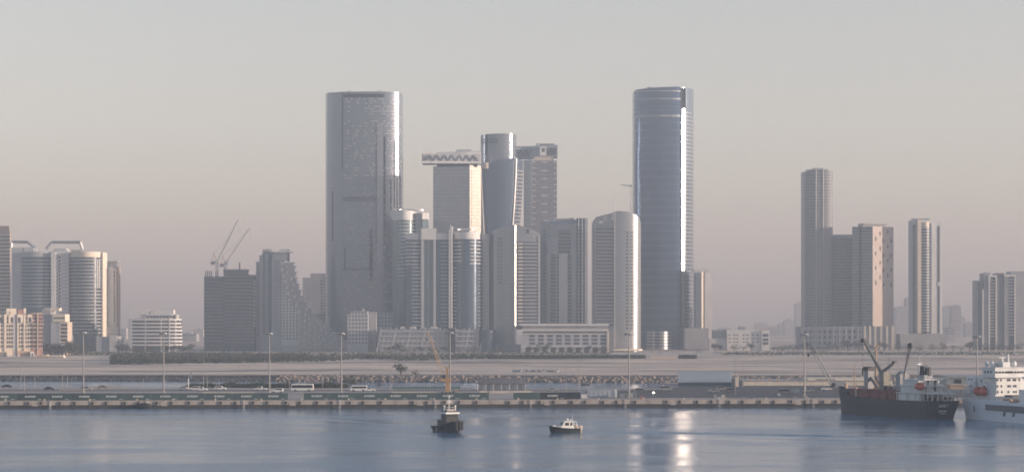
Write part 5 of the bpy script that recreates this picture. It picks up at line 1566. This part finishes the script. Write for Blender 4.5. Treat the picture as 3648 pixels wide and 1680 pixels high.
# ------------------------------------------------------------------ ships and boats
def hull(st, nose=None):
    """stations (x, half beam at deck, half beam at water, deck height); both sides, bottom open below water"""
    v = []; f = []
    for x, bd, bw, zd, xs_ in st:
        v += [(x+xs_, -bd, zd), (x+xs_*.45, -(bd*.35+bw*.65), zd*.45), (x, -bw, 0), (x, -bw*.7, -2.0), (x, bw*.7, -2.0), (x, bw, 0), (x+xs_*.45, bd*.35+bw*.65, zd*.45), (x+xs_, bd, zd)]
    n = len(st)
    for i in range(n-1):
        for k in range(7):
            a = i*8+k; f.append((a, a+1, a+9, a+8))
    f.append(tuple(range(8))); f.append(tuple(range((n-1)*8, n*8))[::-1])
    for i in range(n-1): f.append((i*8+7, i*8, (i+1)*8, (i+1)*8+7))
    return MB().add(v, f)
def text_mesh(body, size, m, name='lettering'):
    cu = bpy.data.curves.new(name, 'FONT'); cu.body = body; cu.size = size; cu.align_x = 'CENTER'; cu.extrude = .01; cu.offset = size*.012
    to = bpy.data.objects.new(name, cu); COL.objects.link(to)
    dg = bpy.context.evaluated_depsgraph_get(); dg.update()
    me = bpy.data.meshes.new_from_object(to.evaluated_get(dg))
    bpy.data.objects.remove(to); bpy.data.curves.remove(cu)
    me.name = name; me.materials.clear(); me.materials.append(m)
    return me
from mathutils import Matrix
def put_text(me, parent, loc, xa, za, name='lettering'):
    o = bpy.data.objects.new(name, me); COL.objects.link(o); o.parent = parent
    xa = Vector(xa).normalized(); ya = Vector(za).normalized(); nn = xa.cross(ya)
    o.matrix_local = Matrix(((xa.x, ya.x, nn.x, loc[0]), (xa.y, ya.y, nn.y, loc[1]), (xa.z, ya.z, nn.z, loc[2]), (0, 0, 0, 1)))
    return o

M_HULLB = mat('black_hull', (0.022, 0.024, 0.029), .55, var=.35, scale=.25)
M_SHIPW = mat('ship_white', (0.66, 0.65, 0.63), .55, var=.12, scale=.35)
M_HULLW = mat('white_hull', (0.62, 0.65, 0.70), .45, var=.08, scale=.25)
M_DKRED = mat('red_oxide', (0.20, 0.075, 0.06), .8, var=.25, scale=.4)
M_TAN = mat('tan_crane_paint', (0.21, 0.195, 0.165), .7, var=.2, scale=.5)
M_BOAT = mat('lifeboat_orange', (0.50, 0.10, 0.06), .5, var=.12, scale=.6)

# cargo ship seen from the port quarter
sx, sy = PX(3366, 756), 756.0
bx_, by_ = 117.5, 811.0
hd = math.atan2(by_-sy, bx_-sx); SL = math.hypot(bx_-sx, by_-sy)
S = tag(empty('cargo_ship', (sx, sy, 0), hd), 'black-hulled cargo ship with deck cranes, white aft house and red hatch coamings', 'ship')
hull([(0, 5.2, 3.4, 6.2, -1.2), (3, 5.5, 5.0, 6.1, 0), (12, 5.6, 5.5, 6.0, 0), (30, 5.6, 5.6, 6.0, 0), (44, 5.5, 5.2, 6.3, 0), (52, 4.6, 3.6, 7.2, 0), (57, 2.9, 1.8, 8.0, .8), (SL-.5, .35, .25, 8.6, 2.0)]).build('hull', M_HULLB, S)
bw = MB()
for s_ in (-1, 1):
    bw.prism([(50, s_*4.85), (57.8, s_*2.9), (62.6, s_*.3), (62.4, 0), (57.4, s_*2.5), (50, s_*4.5)], [7.0, 8.0, 8.6, 8.6, 8.0, 7.0], [8.0, 9.0, 9.6, 9.6, 9.0, 8.0])
bw.build('bow_bulwark', M_HULLB, S)
MB().box(21, 50, -4.2, 4.2, 5.9, 8.6).build('hatch_coaming', M_DKRED, S)
for i in range(4):
    MB().box(22+i*7, 28.2+i*7, -4.4, 4.4, 8.6, 9.2).build('hatch_cover', M_DKRED, S)
for x in (22, 27, 32, 37, 42, 47):
    for s_ in (-1, 1): MB().box(x, x+.4, s_*4.3-.15, s_*4.3+.15, 6, 8.9).build('coaming_stay', M_DKRED, S)
MB().box(7, 20, -4.6, 4.6, 6, 8.5).build('house_lower', M_SHIPW, S)
MB().box(7.6, 19, -4.4, 4.4, 8.7, 10.9).build('house_middle', M_SHIPW, S)
MB().box(9, 18, -4.2, 4.2, 11.1, 12.9).build('house_bridge', M_SHIPW, S)
MB().box(-.6, 20.5, -5.3, 5.3, 8.5, 8.72).build('boat_deck', M_SHIPW, S)
MB().box(5.6, 19.5, -5.0, 5.0, 10.9, 11.1).build('bridge_deck', M_SHIPW, S)
MB().box(7.5, 18.8, -4.8, 4.8, 12.9, 13.1).build('monkey_deck', M_SHIPW, S)
pm = MB().box(-.12, .12, -.12, .12, 6.0, 8.5).mesh('deck_post', M_SHIPW)
for x in (0, 2.5, 5, 7.5, 10, 15, 20):
    for s_ in (-1, 1):
        c = bpy.data.objects.new('deck_post', pm); COL.objects.link(c); c.parent = S; c.location = (x, s_*5.1, 0)
for y in (-3, -1, 1, 3):
    c = bpy.data.objects.new('deck_post', pm); COL.objects.link(c); c.parent = S; c.location = (-.3, y, 0)
dm = MB().box(-.06, .06, -.4, .4, -.95, .95).mesh('door', M_TINT)
for y, x, z in ((-2.2, 6.95, 7.3), (2.6, 6.95, 7.3), (-1.5, 7.55, 9.8), (2.4, 7.55, 9.8), (.4, 8.95, 12), (-2.6, 8.95, 12)):
    c = bpy.data.objects.new('door', dm); COL.objects.link(c); c.parent = S; c.location = (x, y, z)
wm_ = MB().box(-.5, .5, -.06, .06, -.38, .38).mesh('side_window', M_TINT)
for z in (7.4, 9.9, 12.1):
    for x in (10, 12.4, 14.8, 17.2):
        c = bpy.data.objects.new('side_window', wm_); COL.objects.link(c); c.parent = S; c.location = (x, -4.62 if z < 8 else (-4.42 if z < 11 else -4.22), z)
m = MB()
for z, y0 in ((9.2, 5.25), (9.7, 5.25), (11.6, 4.95), (12.1, 4.95), (13.6, 4.75)):
    m.tube((-.5 if z < 11 else 5.7, -y0, z), (20, -y0, z), .035, n=4).tube((-.5 if z < 11 else 5.7, y0, z), (20, y0, z), .035, n=4).tube((-.5 if z < 11 else 5.7, -y0, z), (-.5 if z < 11 else 5.7, y0, z), .035, n=4)
m.build('railing', M_SHIPW, S)
m = MB()
for y in (-3.2, 3.2): m.tube((0, y, 8.8), (6.8, y, 11), .12, n=4)
m.build('stair', M_SHIPW, S)
MB().prism([(9.5,-2.0), (12.5,-2.0), (12.5,1.4), (9.5,1.4)], 12.9, 14.6).build('funnel_casing', M_GREY, S)
MB().tube((10.4,-.6,14.4), (10.2,-.6,17.2), 1.2, 1.0, 10).build('funnel', M_BLACK, S)
MB().tube((11.9,.7,14.4), (11.8,.7,17.6), .8, .75, 8).tube((10.9,-.4,17), (10.8,-.4,17.9), .35, n=6).build('exhaust_pipe', M_BLACK, S)
m = MB().tube((14.5,0,12.9), (14.5,0,21.5), .3, .14, 6)
for z, w in ((17.2, 2.0), (18.6, 1.4), (20.2, .8)): m.tube((14.5,-w,z), (14.5,w,z), .08, n=4)
m.tube((15.2,0,16), (15.2,0,19), .12, n=4).build('signal_mast', M_LGREY, S)
MB().box(14.2, 14.8, -.9, .9, 18.0, 18.3).build('radar_scanner', M_PAINTW, S)
MB().tube((4.5,3.8,8.7), (4.5,3.8,18.5), .05, n=4).build('flag_staff', M_SHIPW, S)
MB().add([(4.5,3.8,18.3),(4.5,5.0,18.0),(4.5,5.0,17.2),(4.5,3.8,17.4),(4.46,3.8,18.3),(4.46,5.0,18.0),(4.46,5.0,17.2),(4.46,3.8,17.4)], [(0,1,2,3),(7,6,5,4)]).build('flag', M_DGREY, S)
for x, y in ((16, -5.6), (6.2, 5.7)):
    lb = MB().ball((x, y, 10.8), 2.6, 1.15, 1.15, 12, 8).build('lifeboat', M_BOAT, S, smooth=True)
    MB().box(x-1.3, x+1.3, y-.7, y+.7, 11.5, 12.0).build('canopy', M_BOAT, lb)
    for dx in (-1.8, 1.8): MB().path([(x+dx, y*.82, 8.7), (x+dx, y*.9, 12.0), (x+dx, y*1.02, 12.4)], .14).build('davit', M_SHIPW, S)
def pedestal(x, z1, m, w=1.2):
    MB().prism([(x-w,-w), (x+w,-w), (x+w,w), (x-w,w)], 6, z1).build('crane_pedestal', m, S)
pedestal(44, 15.6, M_GREY); pedestal(34.5, 15.2, M_TAN, 1.35)
MB().box(42.6, 45.2, -1.6, 1.6, 15.4, 16.8).build('crane_house', M_BLACK, S)
MB().tube((43,0,13), (38.5,0,9.4), .55, .5, 6).tube((40,0,13.4), (36,0,9.4), .45, .4, 6).build('crane_strut', M_DGREY, S)
MB().tube((32.5,-1.6,9.4), (49.2,-1.6,25.6), .55, .38, 6).build('cargo_boom', M_TAN, S)
MB().tube((33.2,-.6,9.6), (49.2,-1.3,25.4), .3, .22, 6).build('cargo_boom', M_TAN, S)
MB().box(48.4, 50.2, -2.1, -.8, 25.2, 26.6).build('boom_head', M_BLACK, S)
MB().tube((36,0,15), (30.6,0,17.6), .62, .5, 6).tube((30.6,0,17.6), (28.8,0,18.6), .5, .4, 6).build('derrick_boom', M_DGREY, S)
MB().box(28.0, 29.4, -.5, .5, 18.2, 19.0).build('boom_head', M_BLACK, S)
m = MB()
for a_, b_ in (((49,-1.5,26), (30,0,19)), ((49,-1.5,25.8), (34.5,0,15.4)), ((44,0,16.4), (29,0,18.8)), ((44,0,16), (36,0,15.2))): m.tube(a_, b_, .045, n=4)
m.build('rigging', M_STEEL, S)
MB().tube((50,-1.5,25.4), (50,-1.5,16.5), .04, n=4).ball((50,-1.5,15), .35, .35, 1.5).build('cargo_hook', M_BLACK, S)
MB().prism([(23,-1.8), (26,-1.8), (25.6,1.6), (23.2,1.6)], 9, 14.6).build('crane_pedestal', M_GREY, S)
MB().ball((24.4,0,14.4), 1.6, 1.8, 1.5).build('crane_house', M_GREY, S)
MB().tube((25,-1.4,14), (19.8,-.6,24), .34, .28, 5).build('a_frame_boom', M_DGREY, S)
MB().tube((21.6,1.2,13), (19.4,.6,24), .3, .26, 5).build('a_frame_boom', M_DGREY, S)
MB().tube((22.5,-1.0,19), (20.2,.8,19), .22, n=4).tube((23.8,-1.2,15.4), (21.2,1.0,15.2), .22, n=4).build('a_frame_tie', M_DGREY, S)
MB().ball((19.6,0,24.3), .9, .9, 1.1).build('boom_head', M_BLACK, S)
m = MB().tube((53,0,8), (53,0,17.5), .22, .1, 6).tube((53,-1,13), (53,1,13), .08, n=4)
m.build('foremast', M_BROWN, S)
MB().box(53, 56.5, -1.6, 1.6, 7.6, 9.0).tube((55,-1.8,9.2), (55,1.8,9.2), .6, n=8).build('windlass', M_DGREY, S)
MB().tube((29,2.0,8.8), (29,2.0,21), .06, n=4).build('aerial', M_DGREY, S)
tm_ = text_mesh('BOSS 7', 1.25, M_PAINTW)
put_text(tm_, S, (-1.12, 1.3, 4.2), (0,-1,0), (-.17,0,1))
t2 = MB()
x = -1.75
for w in (.28, .26, .3, .24, 0, .3, .28, .3, .26):
    if w: t2.box(x, x+w, -.0, .5, 0, .02)
    x += w+.09 if w else .35
o = put_text(t2.mesh('port_name', M_LOGO), S, (-.86, 1.4, 2.6), (0,-1,0), (-.17,0,1), 'port_name')
t3 = MB(); x = -1.0
for k in range(7): t3.box(x+k*.3, x+k*.3+.2, 0, .28, 0, .02)
put_text(t3.mesh('registry_number', M_LOGO), S, (-.78, 1.4, 1.95), (0,-1,0), (-.17,0,1), 'registry_number')
for y in (-4, -2.4, 3, 4.2):
    MB().tube((1, y, 6.1), (1, y, 7.2), .45, n=8).ball((2.2, y+.5, 6.9), .7, .6, .6).build('deck_drum', M_BLACK, S)
for k in range(16):
    x = 21.5 + R.random()*31; y = (-1 if R.random() < .6 else 1)*(3.0+R.random()*1.8); w = .4+R.random()*.9; h = .5+R.random()*1.5
    MB().box(x, x+w, y-.4, y+.4, 6.0 if abs(y) > 4.3 else 9.1, 6.3+h+2 if abs(y) > 4.3 else 9.2+h).build('deck_gear', R.choice([M_DGREY, M_BROWN, M_BLACK, M_GREY, M_CREAM]), S)
for k in range(5):
    x = 23+k*6; MB().tube((x, -4.9, 6.0), (x, -4.9, 10.2), .12, n=5).tube((x, -4.9, 10), (x+1.2, -4.9, 10.6), .1, n=4).build('vent_post', M_DKRED, S)
MB().box(5.5, 6.8, 4.3, 5.6, 8.8, 9.4).build('deck_locker', M_CREAM, S)

# white ship cut by the right frame edge
wx, wy = 151.4, 763.0
S = tag(empty('white_ship', (wx, wy, 0), math.atan2(-.956, .294)), 'white ship with bridge windows, lifeboats and radar domes at the right edge', 'ship')
YC = 7.6
w_hull = hull([(0, 7.3, 6.6, 6.0, -1.6), (4, 7.6, 7.4, 6.0, 0), (20, 7.6, 7.6, 6.2, 0), (55, 7.6, 7.6, 6.4, 0), (75, 6.6, 4.6, 7.5, 1), (88, .4, .3, 8.8, 4)])
w_hull.v = [(a, b+YC, c) for a, b, c in w_hull.v]
w_hull.build('hull', M_HULLW, S)
MB().box(-1.4, 30, .15, .35, 6, 6.9).build('bulwark', M_HULLW, S)
MB().box(4, 20, .8, 14.4, 6.2, 8.6).build('house_lower', M_SHIPW, S)
MB().box(5, 20, 1.2, 14.0, 8.6, 14.4).build('house_middle', M_SHIPW, S)
MB().box(1, 7, .7, 5, 9.4, 14.2).build('aft_casing', M_HULLW, S)
MB().box(12, 20.6, .4, 15, 14.4, 17.3).build('wheelhouse', M_SHIPW, S)
MB().box(11.5, 21.2, .1, 15.3, 14.2, 14.5).build('bridge_deck', M_SHIPW, S)
MB().box(11.5, 20.9, .2, 15.1, 17.3, 17.55).build('wheelhouse_roof', M_SHIPW, S)
bwm = MB().box(-.05, .05, -.42, .42, -.32, .32).mesh('bridge_window', M_TINT)
for k in range(12):
    y = .95 + k*1.14
    c = bpy.data.objects.new('bridge_window', bwm); COL.objects.link(c); c.parent = S; c.location = (20.63, y, 15.95)
    if k == 4: c.scale = (1, 1.9, 1.15)
fw_ = MB().box(-.05, .05, -.24, .24, -.38, .38).mesh('cabin_window', M_TINT)
for z, ys_ in ((13.4, (1.6, 2.9, 5.4, 6.1, 7.5, 8.2, 9.6)), (11.4, (1.6, 3.0, 5.5, 6.2, 7.6, 8.3)), (9.5, (1.7, 3.2, 5.6, 7.6, 8.4, 10))):
    for y in ys_:
        c = bpy.data.objects.new('cabin_window', fw_); COL.objects.link(c); c.parent = S; c.location = (20.03, y, z)
sw_ = MB().box(-.45, .45, -.05, .05, -.36, .36).mesh('side_window', M_TINT)
for x, y, z in ((2.5, .68, 13.2), (4.6, .68, 13.2), (3.2, .68, 11.0), (4.4, .68, 11.0), (14, .38, 16), (16, .38, 16), (18, .38, 16), (10, 1.18, 13), (12, 1.18, 11)):
    c = bpy.data.objects.new('side_window', sw_); COL.objects.link(c); c.parent = S; c.location = (x, y, z)
MB().box(-1, 4.5, .4, 14, 8.9, 9.15).build('aft_deck', M_HULLW, S)
MB().box(-1.2, 3, .5, 14, 10.9, 11.1).build('aft_awning', M_HULLW, S)
pm = MB().box(-.1, .1, -.1, .1, 6, 11).mesh('deck_post', M_HULLW)
for x in (-1, .6, 2.6, 4.4):
    c = bpy.data.objects.new('deck_post', pm); COL.objects.link(c); c.parent = S; c.location = (x, .5, 0)
m = MB()
for z in (9.7, 10.2): m.tube((-1, .4, z), (11, .4, z), .04, n=4)
for z in (7.3, 7.7): m.tube((5, .25, z), (30, .25, z), .04, n=4)
m.build('railing', M_SHIPW, S)
for x in (9.2, 13.0):
    lb = MB().ball((x, .2, 9.4), 2.3, 1.2, 1.35, 12, 8).build('lifeboat', M_BOAT, S, smooth=True)
    MB().box(x-1.2, x+1.2, -.4, .8, 10.3, 10.9).build('canopy', M_BOAT, lb)
for x in (7.2, 11.1, 15): MB().path([(x, 1.0, 8), (x, .6, 12.2), (x, -.2, 12.6)], .18).build('davit', M_HULLW, S)
for x, y, z in ((13, 1.5, 18.6), (15, 2.4, 18.5), (15, 10.6, 18.6)):
    d_ = MB().ball((x, y, z), .75, .75, .95, 10, 8).build('radar_dome', M_PAINTW, S, smooth=True)
    MB().tube((x, y, 17.4), (x, y, z-.7), .2, n=6).build('dome_post', M_SHIPW, d_)
MB().prism([(15,5), (17.5,5), (17.5,7.6), (15,7.6)], 17.5, 19.2).tube((16.2,7.6,17.5), (16.2,7.6,21.8), .35, .25, 6).tube((16,5.5,19), (16,5.5,20.6), .4, .3, 6).build('radar_mast', M_SHIPW, S)
MB().box(15.8, 16.4, 4.2, 6.4, 20.5, 20.8).build('radar_scanner', M_SHIPW, S)
MB().box(13, 14.2, 4.2, 5.6, 17.5, 19.0).build('roof_locker', M_SHIPW, S)
MB().prism([(15.5,-.35), (44,-.12), (44,.3), (15.5,.3)], [3.6, 3.2, 3.2, 3.6], [5.3, 5.4, 5.4, 5.3]).build('hull_recess_shade', M_DGREY, S)  # proud dark piece standing in for a shaded, dirty hull opening
for x in (27, 33): MB().prof([(x, 3.3), (x+1.2, 3.3), (x+.6, 1.9), (x-.2, 1.9)], -.25, .2).build('bracket', M_DGREY, S)
MB().box(7.0, 7.5, -.1, .3, 2.6, 4.6).build('draft_mark', M_BLACK, S)
for k in range(3): MB().tube((23+k*3.4, 2.2, 6.3), (23+k*3.4, 5.2, 6.3), 1.25, n=12).build('rope_drum', M_BROWN, S)
MB().box(22, 31, 1.6, 2.0, 7.4, 7.9).build('winch_frame', M_CREAM, S)
MB().box(22, 27, 3, 8, 7.4, 8.6).build('winch_house', M_DGREY, S)
MB().tube((33,5,6.2), (33,5,13.5), 1.0, .7, 8).tube((33,5,13.2), (26,7.5,14.4), .45, .35, 6).build('deck_crane', M_SHIPW, S)
MB().prism([(31,3.2), (35.5,3.2), (34.6,6.8), (31.8,6.8)], 6.2, 10.6).build('crane_base', M_SHIPW, S)

# tug
S = tag(empty('tugboat', (PX(1598, 668), 668, 0), math.atan2(-.90, .44)), 'black tugboat with white wheelhouse trim and radar mast in mid harbour', 'boat')
hull([(-7, 2.3, 1.9, 1.5, -.3), (-4, 2.7, 2.5, 1.5, 0), (1, 2.75, 2.6, 1.9, 0), (4.4, 2.3, 1.9, 2.7, 0), (6.4, 1.2, .8, 3.3, .4), (7.0, .5, .3, 3.5, .5)]).build('hull', M_HULLB, S)
m = MB()
for s_ in (-1, 1): m.path([(-7.2, s_*2.35, 1.5), (-4, s_*2.8, 1.5), (1, s_*2.85, 1.9), (4.4, s_*2.4, 2.7), (6.8, s_*1.3, 3.4)], .28)
m.tube((-7.2,-2.35,1.5), (-7.2,2.35,1.5), .28, n=6).build('rubbing_strake', M_RUBBER, S)
for x, y, z in ((7.6, 0, 2.6), (7.4, .9, 2.5), (7.4, -.9, 2.5)): MB().tube((x, y, z-1.5), (x, y, z+.9), .5, n=8).build('bow_fender', M_RUBBER, S)
tyre = MB().ring((0,0,0), .5, .5, .22, .25, 12)
tyre.v = [(a, c, b) for a, b, c in tyre.v]; tyre = tyre.mesh('tyre_fender', M_RUBBER)
for x, y, z in ((-5.5, -2.75, 1.1), (-3.4, -2.95, 1.1), (-1.2, -3.0, 1.2), (1, -3.0, 1.4), (3.2, -2.8, 1.8), (-4.5, 2.8, 1.1), (-1.5, 2.9, 1.2)):
    c = bpy.data.objects.new('tyre_fender', tyre); COL.objects.link(c); c.parent = S; c.location = (x, y, z)
MB().box(-3.2, 3.4, -2.2, 2.2, 1.6, 3.7).build('deckhouse', M_BLACK, S)
MB().prism([(-1.0,-1.7), (2.6,-1.9), (2.6,1.9), (-1.0,1.7)], 3.7, 5.7).build('wheelhouse', M_BLACK, S)
MB().prism([(-1.3,-2.1), (3.0,-2.25), (3.0,2.25), (-1.3,2.1)], 5.5, 5.95).build('wheelhouse_roof', M_PAINTW, S)
MB().prism([(-.5,-1.5), (2.3,-1.5), (2.3,1.5), (-.5,1.5)], 5.95, 6.5).build('roof_coaming', M_DGREY, S)
MB().prism([(-.3,-1.3), (2.0,-1.3), (2.0,1.3), (-.3,1.3)], 6.5, 6.7).build('upper_deck', M_CREAM, S)
wp_ = MB().box(-.03, .03, -.42, .42, -.4, .4).mesh('wheelhouse_window', M_TINT)
for y in (-1.1, 0, 1.1):
    c = bpy.data.objects.new('wheelhouse_window', wp_); COL.objects.link(c); c.parent = S; c.location = (2.63, y, 5.1)
m = MB()
for y in (-1.4, 1.4):
    m.tube((-.4, y, 7.4), (2.1, y, 7.4), .04, n=4)
    for x in (-.4, .8, 2.1): m.tube((x, y, 6.6), (x, y, 7.4), .04, n=4)
m.tube((2.1,-1.4,7.4), (2.1,1.4,7.4), .04, n=4).build('railing', M_CREAM, S)
MB().tube((.3,0,6.6), (.3,0,10.4), .14, .08, 6).tube((.3,-.8,8.6), (.3,.8,8.6), .06, n=4).tube((.3,-.5,9.4), (.3,.5,9.4), .05, n=4).build('mast', M_SHIPW, S)
MB().ball((.3,0,10.5), .28).build('mast_light', M_PAINTW, S)
MB().box(.1, .5, -.7, .7, 8.9, 9.1).build('radar_scanner', M_PAINTW, S)
for y in (-1.7, 1.9): MB().tube((.6,y,6), (.6,y,7.6), .12, n=6).ball((.6,y,7.7), .3).build('searchlight', M_PAINTW, S)
for y in (-1.2, 1.2): MB().tube((-1.8,y,3.6), (-1.8,y,6.4), .38, .34, 8).build('exhaust_stack', M_DGREY, S)
MB().tube((-4.2,-1.2,2.3), (-4.2,1.2,2.3), .7, n=10).build('towing_winch', M_DGREY, S)
put_text(text_mesh('77', 1.5, M_LOGO), S, (-2.6, -2.78, .35), (1, -.02, 0), (0, -.1, 1))

# pilot boat
S = tag(empty('pilot_boat', (PX(2014, 664), 664, 0), math.atan2(-.30, -.954)), 'small patrol boat with dark hull, white cabin and outboard engines', 'boat')
hull([(-4.2, 1.45, 1.3, 1.15, 0), (-1, 1.6, 1.4, 1.2, 0), (2, 1.45, 1.1, 1.45, 0), (3.8, .9, .5, 1.75, .3), (4.5, .25, .12, 1.9, .5)]).build('hull', mat('dark_green_hull', (.018, .026, .028), .45, var=.2), S)
m = MB()
for s_ in (-1, 1): m.path([(-4.2, s_*1.5, 1.2), (-1, s_*1.65, 1.25), (2, s_*1.5, 1.5), (3.9, s_*.95, 1.8), (4.9, s_*.15, 2.0)], .2)
m.build('fender_tube', M_HULLB, S)
MB().prism([(-2.4,-1.2), (1.6,-1.2), (3.2,-.7), (3.2,.7), (1.6,1.2), (-2.4,1.2)], [1.15, 1.3, 1.6, 1.6, 1.3, 1.15], [1.9, 2.0, 2.0, 2.0, 2.0, 1.9]).build('cabin_base', M_SHIPW, S)
MB().prof([(-2.2, 1.8), (-1.9, 3.3), (.6, 3.4), (1.5, 1.9)], -1.1, 1.1).build('cabin', M_SHIPW, S)
MB().prof([(-2.5, 3.3), (-2.4, 3.5), (.7, 3.52), (.8, 3.38)], -1.2, 1.2).build('cabin_roof', M_SHIPW, S)
for x0, x1 in ((-.75, .55), (-1.75, -1.05)):
    MB().prof([(x0, 2.2), (x0, 3.1), (x1-.15, 3.1), (x1, 2.2)], -1.13, 1.13).build('side_window', M_TINT, S)
MB().box(1.0, 1.3, -.8, .8, 2.3, 3.1).build('windscreen', M_TINT, S)
MB().ball((-.6,0,3.95), .42, .42, .35).build('radar_dome', M_PAINTW, S)
MB().ball((-1.5,.2,3.8), .35, .3, .22).build('radar_dome', M_PAINTW, S)
MB().tube((-2.2,0,3.5), (-2.2,0,4.8), .06, n=5).tube((-2.2,0,4.5), (-2.2,.05,6.2), .02, n=4).build('mast', M_SHIPW, S)
MB().path([(-2.2,-1.0,3.4), (-3.0,-1.1,3.2), (-3.3,-1.2,1.3)], .12).path([(-2.2,1.0,3.4), (-3.0,1.1,3.2), (-3.3,1.2,1.3)], .12).build('roll_bar', M_SHIPW, S)
for y in (-.55, .55):
    e_ = MB().prism([(-5.1,y-.3), (-4.3,y-.3), (-4.3,y+.3), (-5.1,y+.3)], .9, 1.9).tube((-4.75,y,-.4), (-4.75,y,1.0), .2, n=6).build('outboard_engine', M_BEIGE, S)
    MB().box(-5.1, -4.3, y-.32, y+.32, 1.9, 2.05).build('cowling', M_CREAM, e_)
MB().box(-4.0, -2.6, -1.0, 1.0, 1.1, 1.7).build('stern_seat', M_BEIGE, S)
MB().ball((-3.6, -.3, 2.15), .4, .35, .5).ball((-3.0, .5, 2.0), .35).build('stowed_gear', M_BEIGE, S)
m = MB().path([(2.0,-1.2,2.4), (3.4,-.7,2.6), (4.6,0,2.7), (3.4,.7,2.6), (2.0,1.2,2.4)], .035, 4)
for x, y in ((2.0,-1.2), (3.4,-.7), (4.6,0), (3.4,.7), (2.0,1.2)): m.tube((x,y,1.5), (x,y,2.5), .03, n=4)
m.build('bow_rail', M_STEEL, S)
MB().box(3.0, 3.9, -.35, .35, 1.9, 2.3).build('anchor_locker', M_SHIPW, S)

# dinghy in the channel
S = tag(empty('dinghy', (PX(2083, 1172), 1172, 0)), 'tiny dark dinghy on the channel behind the quay', 'boat')
hull([(-2.2, .8, .6, .6, 0), (0, .95, .75, .6, 0), (1.8, .6, .35, .75, .2), (2.5, .15, .08, .85, .2)]).build('hull', M_HULLB, S)
MB().box(-1.6, .2, -.5, .5, .6, 1.1).build('thwart', M_DGREY, S)

# wakes: low ridges left on the calm water
def wake(label, pts, w, h):
    v = []; f = []; n = len(pts)*10
    def P(t):
        k = min(len(pts)-2, int(t)); u = t-k; a, b = pts[k], pts[k+1]
        px = a[0]+(b[0]-a[0])*u; py = a[1]+(b[1]-a[1])*u
        D = HC*F/(py-YH); return PX(px, D), D
    for i in range(n+1):
        t = (len(pts)-1)*i/n; x, y = P(t)
        y += mn.noise(Vector((x*.25, y*.1, 2)))*.8
        hh = h*(.45+.75*abs(mn.noise(Vector((x*.12, 3, 1)))))*math.sin(math.pi*min(1, max(0.0, i/n*.98+.01)))**.5
        for k, (dy, dz) in enumerate(((-1.6, -.02), (-.7, .35), (0, 1), (.5, .4), (1.3, -.02))): v.append((x, y+dy*w, dz*hh if dz > 0 else dz))
    for i in range(n):
        for k in range(4): a = i*5+k; f.append((a, a+5, a+6, a+1))
    tag(MB().add(v, f).build('wake', wm, smooth=True), label, 'wake', kind='stuff')
wake('long thin wake line trailing right from the patrol boat', [(2090, 1541), (2300, 1540), (2600, 1545), (2900, 1552), (3200, 1560), (3680, 1574)], 1.5, .55)
wake('second thin wake line just below the first', [(2500, 1553), (2900, 1566), (3300, 1578), (3660, 1584)], 1.2, .3)
wake('soft wake ridge trailing left from the tugboat', [(960, 1496), (1150, 1492), (1350, 1508), (1520, 1528)], 1.4, .35)

# ------------------------------------------------------------------ haze: the air itself
hz = MB().box(-6400, 6400, -450, 13900, -1.0, 306.0).build('haze', ntree('haze_air')[0])
hm = hz.data.materials[0]
t = hm.node_tree; t.nodes.clear()
out = t.nodes.new('ShaderNodeOutputMaterial'); pv = t.nodes.new('ShaderNodeVolumePrincipled')
pv.inputs['Color'].default_value = (0.375, 0.435, 0.515, 1)
pv.inputs['Absorption Color'].default_value = (0.11, 0.024, 0.0, 1)
pv.inputs['Density'].default_value = 0.00024
pv.inputs['Anisotropy'].default_value = 0.0
t.links.new(pv.outputs[0], out.inputs['Volume'])
tag(hz, 'pale warm-grey morning haze filling the air over the harbour', 'haze', kind='stuff')
